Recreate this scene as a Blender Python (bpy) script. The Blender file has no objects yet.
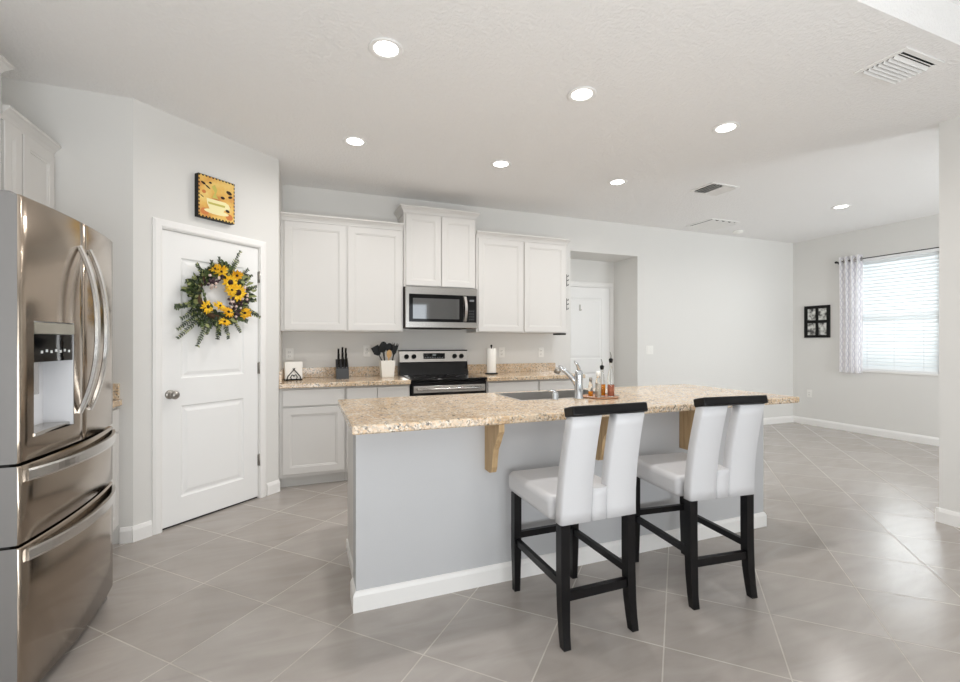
import bpy, bmesh, math, random
from mathutils import Matrix, Vector
random.seed(7)
R = math.radians
SC = bpy.context.scene
COL = SC.collection

# ------------------------------------------------------------------ camera, world, light, exposure
cam_d = bpy.data.cameras.new('camera'); cam = bpy.data.objects.new('camera', cam_d); COL.objects.link(cam)
cam_d.sensor_width = 36.0; cam_d.lens = 450.0 / 960.0 * 36.0; cam_d.clip_start = 0.02
cam.location = (0, 0, 1.281); cam.rotation_euler = (R(90), 0, -0.3696)
SC.camera = cam

SC.view_settings.view_transform = 'Standard'; SC.view_settings.look = 'None'
SC.view_settings.gamma = 1.0; SC.view_settings.use_curve_mapping = False
SC.view_settings.exposure = -0.33
SC.cycles.diffuse_bounces = 8; SC.cycles.max_bounces = 16; SC.cycles.sample_clamp_indirect = 8.0

W = bpy.data.worlds.new('daylight'); SC.world = W; W.use_nodes = True
bgn = W.node_tree.nodes['Background']
bgn.inputs['Color'].default_value = (0.86, 0.94, 1.0, 1); bgn.inputs['Strength'].default_value = 1.1

def area(name, loc, rot, sx, sy, power, col):
    d = bpy.data.lights.new(name, 'AREA'); d.shape = 'RECTANGLE'; d.size = sx; d.size_y = sy
    d.energy = power; d.color = col
    o = bpy.data.objects.new(name, d); COL.objects.link(o); o.location = loc; o.rotation_euler = rot
    return o
# daylight that comes in through the living room's sliding doors (behind the camera) and its side window
area('daylight_sliding_door', (1.5, -4.02, 1.25), (R(90), 0, R(0)), 3.7, 2.3, 36, (0.91, 0.955, 1.0))
area('daylight_dining_window', (7.75, 3.5, 1.75), (R(90), 0, R(90)), 0.9, 1.5, 40, (0.95, 0.985, 1.0))
area('daylight_dining_front_window', (5.75, 0.10, 1.55), (R(100), 0, R(-16)), 1.6, 1.5, 95, (0.93, 0.97, 1.0))
# added fill light, unseen behind the camera, aimed up to brighten the ceiling
area('ceiling_bounce_fill', (0.4, -1.5, 0.75), (R(147), 0, R(0)), 3.4, 1.6, 140, (0.95, 0.98, 1.0))
LAMP_W = 9.5
LAMP_COL = (1.0, 0.975, 0.945)

# ------------------------------------------------------------------ material helpers
def lin(c):
    c = c / 255.0
    return c / 12.92 if c <= 0.04045 else ((c + 0.055) / 1.055) ** 2.4
def rgb(r, g, b): return (lin(r), lin(g), lin(b), 1.0)
def mat(name, col, rough=0.5, metal=0.0, spec=0.5, bump=None, trans=0.0, emit=None, ior=1.45, sheen=0.0):
    m = bpy.data.materials.new(name); m.use_nodes = True
    nt = m.node_tree; p = nt.nodes['Principled BSDF']
    p.inputs['Base Color'].default_value = col; p.inputs['Roughness'].default_value = rough
    p.inputs['Metallic'].default_value = metal; p.inputs['Specular IOR Level'].default_value = spec
    p.inputs['Transmission Weight'].default_value = trans; p.inputs['IOR'].default_value = ior
    if emit: p.inputs['Emission Color'].default_value = emit[0]; p.inputs['Emission Strength'].default_value = emit[1]
    if bump:
        sc, st, det, dist = bump
        tc = nt.nodes.new('ShaderNodeTexCoord'); n = nt.nodes.new('ShaderNodeTexNoise'); b = nt.nodes.new('ShaderNodeBump')
        n.inputs['Scale'].default_value = sc; n.inputs['Detail'].default_value = det
        b.inputs['Strength'].default_value = st; b.inputs['Distance'].default_value = dist
        nt.links.new(tc.outputs['Object'], n.inputs['Vector']); nt.links.new(n.outputs['Fac'], b.inputs['Height'])
        nt.links.new(b.outputs['Normal'], p.inputs['Normal'])
    return m
def nodes(m):
    nt = m.node_tree
    def N(t, **k):
        n = nt.nodes.new(t)
        for a, v in k.items():
            if a in n.inputs: n.inputs[a].default_value = v
            else: setattr(n, a, v)
        return n
    return nt, N, nt.links.new, nt.nodes['Principled BSDF']
def ramp(nt, stops, interp='LINEAR'):
    r = nt.nodes.new('ShaderNodeValToRGB'); e = r.color_ramp.elements; r.color_ramp.interpolation = interp
    e[0].position, e[0].color = stops[0]; e[1].position, e[1].color = stops[1]
    for p, c in stops[2:]:
        x = e.new(p); x.color = c
    return r
M = {}
M['wall'] = mat('wall_paint', rgb(224, 223, 220), 0.75, bump=(160, 0.12, 3, 0.004))
M['ceiling'] = mat('ceiling_texture', rgb(240, 239, 238), 0.85)
nt, N, L, P = nodes(M['ceiling'])
tc = N('ShaderNodeTexCoord'); n1 = N('ShaderNodeTexNoise', Scale=55.0, Detail=4.0); r1 = ramp(nt, [(0.42, (0, 0, 0, 1)), (0.60, (1, 1, 1, 1))])
b1 = N('ShaderNodeBump', Strength=0.34, Distance=0.005)
L(tc.outputs['Object'], n1.inputs['Vector']); L(n1.outputs['Fac'], r1.inputs['Fac']); L(r1.outputs['Color'], b1.inputs['Height']); L(b1.outputs['Normal'], P.inputs['Normal'])
M['trim'] = mat('trim_paint', rgb(240, 239, 237), 0.4)
M['cab'] = mat('cabinet_paint', rgb(213, 211, 208), 0.42)
M['door'] = mat('door_paint', rgb(240, 240, 239), 0.45)
M['toe'] = mat('toe_kick_paint', rgb(214, 213, 210), 0.6)
M['knee'] = mat('island_wall_paint', rgb(194, 195, 197), 0.6, bump=(160, 0.1, 3, 0.004))
M['plastic'] = mat('white_plastic', rgb(240, 239, 235), 0.35)
M['black'] = mat('black_plastic', rgb(13, 13, 13), 0.4, spec=0.3)
M['blackgloss'] = mat('black_glass', rgb(10, 10, 12), 0.06)
M['iron'] = mat('black_iron', rgb(13, 13, 13), 0.5, spec=0.3)
M['nickel'] = mat('satin_nickel', rgb(170, 166, 160), 0.3, 1.0)
M['chrome'] = mat('chrome', rgb(205, 207, 210), 0.12, 1.0)
M['leather'] = mat('white_leather', rgb(206, 206, 208), 0.42, bump=(220, 0.12, 3, 0.002))
M['legwood'] = mat('black_lacquered_wood', rgb(13, 12, 14), 0.32, spec=0.35)
M['dark'] = mat('dark_gap', rgb(30, 29, 28), 0.7)
M['frame'] = mat('black_frame', rgb(12, 11, 11), 0.45, spec=0.3)
M['ceramic'] = mat('white_ceramic', rgb(240, 238, 232), 0.25)
M['paper'] = mat('white_paper', rgb(243, 241, 236), 0.9)
M['vinyl'] = mat('white_vinyl', rgb(244, 245, 246), 0.35)
M['sinksteel'] = mat('sink_steel', rgb(178, 176, 173), 0.5, 1.0)
M['grout'] = None
def brushed(name, col, rough, aniso=(1, 1, 60), amt=0.08):
    m = mat(name, col, rough, 1.0); nt, N, L, P = nodes(m)
    tc = N('ShaderNodeTexCoord'); mp = N('ShaderNodeMapping'); mp.inputs['Scale'].default_value = aniso
    n = N('ShaderNodeTexNoise', Scale=6.0, Detail=6.0); mr = N('ShaderNodeMapRange')
    mr.inputs['To Min'].default_value = rough - amt; mr.inputs['To Max'].default_value = rough + amt
    L(tc.outputs['Object'], mp.inputs['Vector']); L(mp.outputs['Vector'], n.inputs['Vector']); L(n.outputs['Fac'], mr.inputs['Value']); L(mr.outputs['Result'], P.inputs['Roughness'])
    return m
M['steel'] = brushed('stainless_steel', rgb(188, 184, 179), 0.24)
M['fridge'] = brushed('fridge_steel', rgb(166, 153, 139), 0.17, (60, 60, 1), 0.03)
M['handle'] = brushed('handle_steel', rgb(214, 212, 209), 0.25, amt=0.04)
M['fridgeside'] = mat('fridge_side_grey', rgb(142, 140, 139), 0.4, 0.4)

# floor tile: 45 degree square porcelain tiles
m = M['tile'] = mat('porcelain_tile', rgb(170, 162, 154), 0.3, spec=0.85); nt, N, L, P = nodes(m)
tc = N('ShaderNodeTexCoord'); mp = N('ShaderNodeMapping'); mp.vector_type = 'TEXTURE'
S2 = math.sqrt(2); a0, b0 = 1.61 / S2, -3.25 / S2
# local u=(x+y)/sqrt2, v=(y-x)/sqrt2
cu, cv = a0, -b0
mp.inputs['Rotation'].default_value = (0, 0, R(45))
mp.inputs['Location'].default_value = ((cu - cv) / S2, (cu + cv) / S2, 0)
bt = N('ShaderNodeTexBrick'); bt.offset = 0.0; bt.squash = 1.0
for k, v in (('Scale', 1.0), ('Mortar Size', 0.0029), ('Mortar Smooth', 0.1), ('Bias', 0.0), ('Brick Width', 0.4483), ('Row Height', 0.4483)): bt.inputs[k].default_value = v
bt.inputs['Color1'].default_value = rgb(164, 157, 151); bt.inputs['Color2'].default_value = rgb(174, 168, 163); bt.inputs['Mortar'].default_value = rgb(190, 184, 177)
nz = N('ShaderNodeTexNoise', Scale=2.2, Detail=6.0, Distortion=1.2); mp2 = N('ShaderNodeMapping'); mp2.inputs['Rotation'].default_value = (0, 0, R(-38)); mp2.inputs['Scale'].default_value = (1, 4, 1)
rz = ramp(nt, [(0.3, (0.89, 0.88, 0.87, 1)), (0.7, (1.07, 1.07, 1.07, 1))])
mx = N('ShaderNodeMixRGB', blend_type='MULTIPLY'); mx.inputs['Fac'].default_value = 1.0
L(tc.outputs['Object'], mp.inputs['Vector']); L(mp.outputs['Vector'], bt.inputs['Vector']); L(tc.outputs['Object'], mp2.inputs['Vector']); L(mp2.outputs['Vector'], nz.inputs['Vector'])
L(nz.outputs['Fac'], rz.inputs['Fac']); L(bt.outputs['Color'], mx.inputs['Color1']); L(rz.outputs['Color'], mx.inputs['Color2']); L(mx.outputs['Color'], P.inputs['Base Color'])
mr = N('ShaderNodeMapRange'); mr.inputs['To Min'].default_value = 0.22; mr.inputs['To Max'].default_value = 0.7
L(bt.outputs['Fac'], mr.inputs['Value']); L(mr.outputs['Result'], P.inputs['Roughness'])
bp = N('ShaderNodeBump', Strength=0.4, Distance=0.002); bp.invert = True
L(bt.outputs['Fac'], bp.inputs['Height']); L(bp.outputs['Normal'], P.inputs['Normal'])

# granite
m = M['granite'] = mat('speckled_granite', rgb(205, 180, 150), 0.12); nt, N, L, P = nodes(m)
tc = N('ShaderNodeTexCoord')
nA = N('ShaderNodeTexNoise', Scale=7.0, Detail=5.0, Distortion=0.6); rA = ramp(nt, [(0.30, rgb(228, 210, 186)), (0.52, rgb(214, 188, 156)), (0.75, rgb(186, 152, 116))])
vo = N('ShaderNodeTexVoronoi', Scale=115.0); rV = ramp(nt, [(0.0, rgb(58, 55, 52)), (0.09, rgb(122, 115, 109)), (0.22, rgb(178, 168, 156)), (0.42, rgb(232, 222, 206)), (0.70, rgb(214, 184, 146))], 'CONSTANT')
sep = N('ShaderNodeSeparateColor')
n3 = N('ShaderNodeTexNoise', Scale=26.0, Detail=3.0); r3 = ramp(nt, [(0.38, (0.2, 0.2, 0.2, 1)), (0.66, (0.9, 0.9, 0.9, 1))])
mx = N('ShaderNodeMixRGB'); 
for n in (nA, vo, n3): L(tc.outputs['Object'], n.inputs['Vector'])
L(nA.outputs['Fac'], rA.inputs['Fac']); L(vo.outputs['Color'], sep.inputs['Color']); L(sep.outputs['Red'], rV.inputs['Fac']); L(n3.outputs['Fac'], r3.inputs['Fac'])
L(r3.outputs['Color'], mx.inputs['Fac']); L(rA.outputs['Color'], mx.inputs['Color1']); L(rV.outputs['Color'], mx.inputs['Color2']); L(mx.outputs['Color'], P.inputs['Base Color'])

# wood for the corbels
m = M['corbel'] = mat('maple_plywood', rgb(196, 160, 112), 0.5); nt, N, L, P = nodes(m)
tc = N('ShaderNodeTexCoord'); mp = N('ShaderNodeMapping'); mp.inputs['Scale'].default_value = (18, 18, 1.5); n = N('ShaderNodeTexNoise', Scale=3.0, Detail=5.0, Distortion=0.5)
r = ramp(nt, [(0.3, rgb(164, 134, 96)), (0.7, rgb(198, 170, 130))])
L(tc.outputs['Object'], mp.inputs['Vector']); L(mp.outputs['Vector'], n.inputs['Vector']); L(n.outputs['Fac'], r.inputs['Fac']); L(r.outputs['Color'], P.inputs['Base Color'])

# curtain: sheer white with a grey ogee lattice
m = M['curtain'] = mat('sheer_curtain', rgb(236, 234, 238), 0.9); nt, N, L, P = nodes(m)
uv = N('ShaderNodeUVMap'); sx = N('ShaderNodeSeparateXYZ'); L(uv.outputs['UV'], sx.inputs['Vector'])
def math_n(op, a, b=None):
    n = N('ShaderNodeMath', operation=op)
    for i, x in enumerate((a, b)):
        if x is None: continue
        if isinstance(x, (int, float)): n.inputs[i].default_value = x
        else: L(x, n.inputs[i])
    return n.outputs[0]
wv = math_n('MULTIPLY', math_n('SINE', math_n('MULTIPLY', sx.outputs['Y'], 31.4)), 0.26)
q1 = math_n('PINGPONG', math_n('ADD', math_n('MULTIPLY', sx.outputs['X'], 8.0), wv), 0.5)
q2 = math_n('PINGPONG', math_n('SUBTRACT', math_n('MULTIPLY', sx.outputs['X'], 8.0), wv), 0.5)
q = math_n('MINIMUM', q1, q2)
rr = ramp(nt, [(0.0, rgb(226, 225, 231)), (0.10, rgb(232, 231, 236)), (0.15, rgb(252, 251, 252))])
L(q, rr.inputs['Fac']); L(rr.outputs['Color'], P.inputs['Base Color'])
tr = N('ShaderNodeBsdfTranslucent'); mixs = N('ShaderNodeMixShader'); mixs.inputs['Fac'].default_value = 0.4
L(rr.outputs['Color'], tr.inputs['Color']); L(P.outputs[0], mixs.inputs[1]); L(tr.outputs[0], mixs.inputs[2])
L(mixs.outputs[0], nt.nodes['Material Output'].inputs['Surface'])

# thin clear glass: lets daylight straight through with a faint mirror
m = M['pane'] = mat('window_glass', (1, 1, 1, 1), 0.02); nt, N, L, P = nodes(m)
tp = N('ShaderNodeBsdfTransparent'); gl = N('ShaderNodeBsdfGlossy', Roughness=0.02); fr = N('ShaderNodeFresnel', IOR=1.35); ms = N('ShaderNodeMixShader')
L(fr.outputs[0], ms.inputs[0]); L(tp.outputs[0], ms.inputs[1]); L(gl.outputs[0], ms.inputs[2]); L(ms.outputs[0], nt.nodes['Material Output'].inputs['Surface'])
M['glass'] = mat('bottle_glass', (0.97, 0.98, 0.97, 1), 0.03, trans=1.0, ior=1.2)
M['amber'] = mat('amber_oil', rgb(246, 160, 40), 0.15, trans=0.35, ior=1.33)
M['milky'] = mat('clear_vinegar', rgb(238, 236, 226), 0.2, trans=0.5, ior=1.33)
M['rose'] = mat('red_vinegar', rgb(214, 140, 112), 0.15, trans=0.4, ior=1.33)
M['lens'] = mat('lamp_lens', (1, 1, 1, 1), 0.5, emit=((1, 0.97, 0.93, 1), 9.0))
M['grass'] = mat('lawn', rgb(110, 125, 80), 0.9, bump=(60, 0.6, 4, 0.02))
M['petal'] = mat('yellow_petal', rgb(250, 208, 52), 0.6)
M['petal2'] = mat('golden_petal', rgb(240, 188, 40), 0.6)
M['seed'] = mat('brown_seed_head', rgb(48, 30, 24), 0.8, bump=(300, 0.8, 2, 0.004))
M['leaf'] = mat('green_leaf', rgb(78, 94, 52), 0.6)
M['leafdark'] = mat('dark_leaf', rgb(46, 58, 38), 0.6)
M['leafpale'] = mat('pale_leaf', rgb(150, 156, 104), 0.6)
M['plum'] = mat('plum_berries', rgb(64, 46, 54), 0.6)
M['cream'] = mat('cream_bloom', rgb(222, 200, 190), 0.7)
M['twig'] = mat('twig', rgb(86, 66, 46), 0.8)
# painted canvas ground: mottled yellow and orange
m = M['canvas'] = mat('painted_canvas', rgb(222, 172, 84), 0.6); nt, N, L, P = nodes(m)
tc = N('ShaderNodeTexCoord'); n = N('ShaderNodeTexNoise', Scale=9.0, Detail=4.0); r = ramp(nt, [(0.3, rgb(196, 122, 60)), (0.5, rgb(226, 178, 88)), (0.72, rgb(236, 212, 130))])
L(tc.outputs['Object'], n.inputs['Vector']); L(n.outputs['Fac'], r.inputs['Fac']); L(r.outputs['Color'], P.inputs['Base Color'])
M['paintcream'] = mat('cream_paint', rgb(240, 230, 176), 0.6); M['paintolive'] = mat('olive_paint', rgb(196, 186, 92), 0.6); M['paintorange'] = mat('orange_paint', rgb(206, 124, 62), 0.6)
# black and white photographs
def photo_mat(name, seed):
    m = mat(name, rgb(200, 200, 196), 0.3); nt, N, L, P = nodes(m)
    tc = N('ShaderNodeTexCoord'); mp = N('ShaderNodeMapping'); mp.inputs['Location'].default_value = (seed * 3.1, seed * 1.7, seed); n = N('ShaderNodeTexNoise', Scale=14.0, Detail=3.0)
    r = ramp(nt, [(0.40, rgb(70, 70, 70)), (0.5, rgb(176, 176, 172)), (0.6, rgb(220, 221, 217))])
    L(tc.outputs['Object'], mp.inputs['Vector']); L(mp.outputs['Vector'], n.inputs['Vector']); L(n.outputs['Fac'], r.inputs['Fac']); L(r.outputs['Color'], P.inputs['Base Color'])
    return m

# ------------------------------------------------------------------ mesh helpers
class MB:
    """collects shapes; build() links them as ONE mesh object"""
    def __init__(s, mx=None): s.bm = bmesh.new(); s.mx = mx; s.uvs = None
    def _fin(s, verts, mi=0, sm=False):
        fs = set()
        for v in verts:
            for f in v.link_faces: fs.add(f)
        for f in fs: f.material_index = mi; f.smooth = sm
    def box(s, x0, x1, y0, y1, z0, z1, bev=0.0, mi=0, seg=2):
        g = bmesh.ops.create_cube(s.bm, size=1.0)['verts']
        for v in g: v.co = Vector(((x0 + x1) / 2 + v.co.x * (x1 - x0), (y0 + y1) / 2 + v.co.y * (y1 - y0), (z0 + z1) / 2 + v.co.z * (z1 - z0)))
        if bev > 0:
            es = set(e for v in g for e in v.link_edges)
            r = bmesh.ops.bevel(s.bm, geom=list(es), offset=bev, segments=seg, affect='EDGES', profile=0.5)
            for f in r['faces']: f.material_index = mi; f.smooth = seg > 1
            for v in r['verts']:
                for f in v.link_faces: f.material_index = mi
        else: s._fin(g, mi)
        return s
    def hexa(s, pts, mi=0):
        """8 points: 4 bottom (ccw), 4 top"""
        v = [s.bm.verts.new(p) for p in pts]
        for f in ((3, 2, 1, 0), (4, 5, 6, 7), (0, 1, 5, 4), (1, 2, 6, 5), (2, 3, 7, 6), (3, 0, 4, 7)):
            s.bm.faces.new([v[i] for i in f]).material_index = mi
        return s
    def cyl(s, p0, p1, r0, r1=None, n=20, mi=0, caps=True):
        r1 = r0 if r1 is None else r1
        p0, p1 = Vector(p0), Vector(p1); d = (p1 - p0); a = d.normalized()
        up = Vector((0, 0, 1)) if abs(a.z) < 0.9 else Vector((1, 0, 0))
        e1 = a.cross(up).normalized(); e2 = a.cross(e1)
        A = []; B = []
        for i in range(n):
            t = 2 * math.pi * i / n; q = e1 * math.cos(t) + e2 * math.sin(t)
            A.append(s.bm.verts.new(p0 + q * r0)); B.append(s.bm.verts.new(p1 + q * r1))
        for i in range(n):
            f = s.bm.faces.new((A[i], B[i], B[(i + 1) % n], A[(i + 1) % n])); f.smooth = True; f.material_index = mi
        if caps:
            s.bm.faces.new(A).material_index = mi; s.bm.faces.new(B[::-1]).material_index = mi
        return s
    def tube(s, pts, r, n=12, mi=0, sect=None, up=None):
        """sweep a round (radius r or list) or custom section along pts"""
        pts = [Vector(p) for p in pts]; rings = []
        ref = Vector(up) if up else Vector((0.13, 0.21, 0.97))
        for i, p in enumerate(pts):
            t = (pts[min(i + 1, len(pts) - 1)] - pts[max(i - 1, 0)]).normalized()
            e1 = t.cross(ref)
            if e1.length < 1e-4: e1 = t.cross(Vector((1, 0, 0)))
            e1.normalize(); e2 = e1.cross(t).normalized()
            if sect: ring = [s.bm.verts.new(p + e1 * a + e2 * b) for a, b in sect]
            else:
                rr = r[i] if isinstance(r, (list, tuple)) else r
                ring = [s.bm.verts.new(p + (e1 * math.cos(2 * math.pi * k / n) + e2 * math.sin(2 * math.pi * k / n)) * rr) for k in range(n)]
            rings.append(ring)
        m = len(rings[0])
        for a, b in zip(rings[:-1], rings[1:]):
            for k in range(m):
                f = s.bm.faces.new((a[k], a[(k + 1) % m], b[(k + 1) % m], b[k])); f.smooth = not sect; f.material_index = mi
        s.bm.faces.new(rings[0][::-1]).material_index = mi; s.bm.faces.new(rings[-1]).material_index = mi
        return s
    def lathe(s, prof, c=(0, 0, 0), n=28, mi=0, axis='Z', sm=True, caps=None):
        c = Vector(c); rings = []
        for r, h in prof:
            ring = []
            for k in range(n):
                t = 2 * math.pi * k / n; x, y = max(r, 1e-5) * math.cos(t), max(r, 1e-5) * math.sin(t)
                p = {'Z': Vector((x, y, h)), 'X': Vector((h, x, y)), 'Y': Vector((y, h, x))}[axis]
                ring.append(s.bm.verts.new(c + p))
            rings.append(ring)
        for a, b in zip(rings[:-1], rings[1:]):
            for k in range(n):
                f = s.bm.faces.new((a[k], a[(k + 1) % n], b[(k + 1) % n], b[k])); f.smooth = sm; f.material_index = mi
        if caps is None: caps = min(prof[0][0], prof[-1][0]) < 1e-4 or prof[0] != prof[-1] and abs(prof[0][0] - prof[-1][0]) + abs(prof[0][1] - prof[-1][1]) > 2e-4
        if caps: s.bm.faces.new(rings[0][::-1]).material_index = mi; s.bm.faces.new(rings[-1]).material_index = mi
        return s
    def prism(s, poly, a0, a1, axis='X', mi=0):
        """poly of 2D points extruded along axis: X -> (y,z), Y -> (x,z), Z -> (x,y)"""
        f3 = {'X': lambda p, a: (a, p[0], p[1]), 'Y': lambda p, a: (p[0], a, p[1]), 'Z': lambda p, a: (p[0], p[1], a)}[axis]
        A = [s.bm.verts.new(f3(p, a0)) for p in poly]; B = [s.bm.verts.new(f3(p, a1)) for p in poly]; n = len(poly)
        for k in range(n): s.bm.faces.new((A[k], A[(k + 1) % n], B[(k + 1) % n], B[k])).material_index = mi
        s.bm.faces.new(A[::-1]).material_index = mi; s.bm.faces.new(B).material_index = mi
        return s
    def panel(s, x0, x1, z0, z1, y, th, holes, loops, mi=0, bev=0.003):
        """slab with its face at y (towards -y), thickness th; holes = recessed panels, loops = [(inset, depth)...]"""
        xs = sorted({x0, x1} | {h[0] for h in holes} | {h[1] for h in holes}); zs = sorted({z0, z1} | {h[2] for h in holes} | {h[3] for h in holes})
        bm = s.bm; V = {}
        def v(x, yy, z):
            k = (round(x, 5), round(yy, 5), round(z, 5))
            if k not in V: V[k] = bm.verts.new((x, yy, z))
            return V[k]
        def ed(x, z): return (x + (bev if x == x0 else -bev if x == x1 else 0), z + (bev if z == z0 else -bev if z == z1 else 0))
        for i in range(len(xs) - 1):
            for j in range(len(zs) - 1):
                if any(h[0] - 1e-6 <= xs[i] and xs[i + 1] <= h[1] + 1e-6 and h[2] - 1e-6 <= zs[j] and zs[j + 1] <= h[3] + 1e-6 for h in holes): continue
                c = [ed(xs[i], zs[j]), ed(xs[i + 1], zs[j]), ed(xs[i + 1], zs[j + 1]), ed(xs[i], zs[j + 1])]
                bm.faces.new([v(a, y, b) for a, b in c]).material_index = mi
        for h in holes:
            prev = None
            for ins, dep in [(0, 0)] + loops:
                c = [v(h[0] + ins, y + dep, h[2] + ins), v(h[1] - ins, y + dep, h[2] + ins), v(h[1] - ins, y + dep, h[3] - ins), v(h[0] + ins, y + dep, h[3] - ins)]
                if prev and prev != c:
                    for k in range(4): bm.faces.new((prev[k], prev[(k + 1) % 4], c[(k + 1) % 4], c[k])).material_index = mi
                prev = c
            bm.faces.new(prev).material_index = mi
        def edge_line(fixed, a, bs):  # front bevel strips and side walls
            pass
        o = [(x0, z0), (x1, z0), (x1, z1), (x0, z1)]; inn = [(x0 + bev, z0 + bev), (x1 - bev, z0 + bev), (x1 - bev, z1 - bev), (x0 + bev, z1 - bev)]
        I = [bm.verts.new((a, y, b)) for a, b in inn]; O = [bm.verts.new((a, y + bev, b)) for a, b in o]; B = [bm.verts.new((a, y + th, b)) for a, b in o]
        for k in range(4):
            bm.faces.new((I[k], O[k], O[(k + 1) % 4], I[(k + 1) % 4])).material_index = mi
            bm.faces.new((O[k], B[k], B[(k + 1) % 4], O[(k + 1) % 4])).material_index = mi
        bm.faces.new(B[::-1]).material_index = mi
        return s
    def build(s, name, mats, parent=None, local=False, normals=True, solid=None):
        if not isinstance(mats, (list, tuple)): mats = [mats]
        if s.mx is not None: bmesh.ops.transform(s.bm, matrix=s.mx, verts=s.bm.verts[:])
        if parent is not None and not local:
            bmesh.ops.translate(s.bm, vec=-OFF.get(parent.name, Vector((0, 0, 0))), verts=s.bm.verts[:])
        if normals: bmesh.ops.recalc_face_normals(s.bm, faces=s.bm.faces[:])
        me = bpy.data.meshes.new(name); s.bm.to_mesh(me); s.bm.free()
        for m in mats: me.materials.append(m)
        o = bpy.data.objects.new(name, me); COL.objects.link(o)
        if parent is not None: o.parent = parent; OFF[o.name] = OFF.get(parent.name, Vector((0, 0, 0)))
        return o
OFF = {}
def thing(name, label, cat, loc=(0, 0, 0), rotz=0.0, group=None):
    o = bpy.data.objects.new(name, None); COL.objects.link(o); o.location = loc; o.rotation_euler = (0, 0, rotz)
    o.empty_display_size = 0.1; o['label'] = label; o['category'] = cat
    if group: o['group'] = group
    OFF[o.name] = Vector(loc)
    return o
def tag(o, label, cat, group=None):
    o['label'] = label; o['category'] = cat
    if group: o['group'] = group
    return o
def struct(o): o['kind'] = 'structure'; return o
def dup(root, loc, rotz, label, group=None):
    r = root.copy(); COL.objects.link(r); r.location = loc; r.rotation_euler = (0, 0, rotz); r['label'] = label
    if group: r['group'] = group
    for ch in list(root.children):
        c = ch.copy(); COL.objects.link(c); c.parent = r
        for g in list(ch.children):
            d = g.copy(); COL.objects.link(d); d.parent = c
    return r
def T(x, y, z=0.0, rz=0.0): return Matrix.Translation((x, y, z)) @ Matrix.Rotation(rz, 4, 'Z')

# ------------------------------------------------------------------ the room
YB, XR, XL, H = 4.856, 7.20, -1.69, 2.83
XD = 4.19                       # dividing wall's kitchen face
YR = -3.8                       # living room's rear wall
YS = 1.29                       # where the ceiling steps up
OPL, OPR, OPT, YN = 3.10, 4.143, 2.415, 5.30     # laundry nook opening in the back wall
WY0, WY1, WZ0, WZ1 = 3.09, 4.00, 0.87, 2.42      # dining window

struct(MB().box(XL - .15, XR + .15, YR - .15, 5.5, -0.12, 0.0).build('floor', M['tile']))
c = MB(); c.box(XL - .15, XR + .15, YS, 5.5, H, H + 0.32)
struct(c.build('ceiling', M['ceiling']))
struct(MB().box(XL - .15, XR + .15, YR - .15, YS, H + 0.205, H + 0.32).build('ceiling_living_room', M['ceiling']))
w = MB(); w.box(-0.215, OPL, YB, YB + .12, 0, H).box(OPL, OPR, YB, YB + .12, OPT, H).box(OPR, XR + .15, YB, YB + .12, 0, H)
struct(w.build('wall_back', M['wall']))
w = MB(); w.box(OPL - .1, OPL, YB + .12, YN + .1, 0, OPT).box(OPR, OPR + .1, YB + .12, YN + .1, 0, OPT).box(OPL, OPR, YN + .05, YN + .1, 0, OPT).box(OPL - .1, OPR + .1, YB + .12, YN + .1, OPT, OPT + .1)
struct(w.build('wall_laundry_nook', M['wall']))
struct(MB().box(XL - .15, XL, YR, 4.95, 0, H + .3).build('wall_left', M['wall']))
# pantry: front wall, angled wall with the door opening, return wall
PA = Vector((-1.028, 3.48, 0)); PANG = math.atan2(0.72, 0.813); PLEN = 1.086
struct(MB().box(XL, PA.x, 3.48, 3.60, 0, H).build('wall_pantry_front', M['wall']))
DJ0, DJ1, DTOP = 0.160, 0.908, 2.050
w = MB(T(PA.x, PA.y, 0, PANG)); w.box(0, DJ0, 0, .11, 0, H).box(DJ1, PLEN, 0, .11, 0, H).box(DJ0, DJ1, 0, .11, DTOP, H)
struct(w.build('wall_pantry_angled', M['wall']))
struct(MB().box(-0.315, -0.215, 4.20, YB + .12, 0, H).build('wall_pantry_return', M['wall']))
struct(MB(T(PA.x, PA.y, 0, PANG)).box(DJ0, DJ1, .6, .62, 0, H).build('wall_pantry_inside', M['wall']))
# right (dining) wall with the window opening
w = MB(); w.box(XR, XR + .15, 0.3, WY0, 0, H).box(XR, XR + .15, WY1, YB, 0, H).box(XR, XR + .15, WY0, WY1, 0, WZ0).box(XR, XR + .15, WY0, WY1, WZ1, H)
struct(w.build('wall_right', M['wall']))
struct(MB().box(XD, XD + .12, YR, 1.80, 0, H + .3).build('wall_divider', M['wall']))
w = MB(); w.box(XD + .12, 4.9, 0.2, 0.3, 0, H).box(6.6, XR, 0.2, 0.3, 0, H).box(4.9, 6.6, 0.2, 0.3, 0, .8).box(4.9, 6.6, 0.2, 0.3, 2.35, H)
struct(w.build('wall_dining_front', M['wall']))
SX0, SX1, SZ1 = -0.35, 3.35, 2.40
w = MB(); w.box(XL - .15, SX0, YR - .15, YR, 0, H + .3).box(SX1, XD + .12, YR - .15, YR, 0, H + .3).box(SX0, SX1, YR - .15, YR, SZ1, H + .3)
struct(w.build('wall_rear', M['wall']))
# sliding glass door behind the camera (seen only in reflections)
dr = MB()
for x in (SX0, 0.86, 2.09, SX1 - .06): dr.box(x, x + .06, YR - .10, YR - .05, 0.03, SZ1 - .06)
dr.box(SX0, SX1, YR - .10, YR - .05, SZ1 - .06, SZ1).box(SX0, SX1, YR - .12, YR - .04, 0, 0.03)
d = struct(dr.build('door_3', M['vinyl']))
MB().box(SX0 + .05, SX1 - .05, YR - .078, YR - .072, 0.03, SZ1 - .05).build('glass_pane', M['pane'], d)

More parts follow.
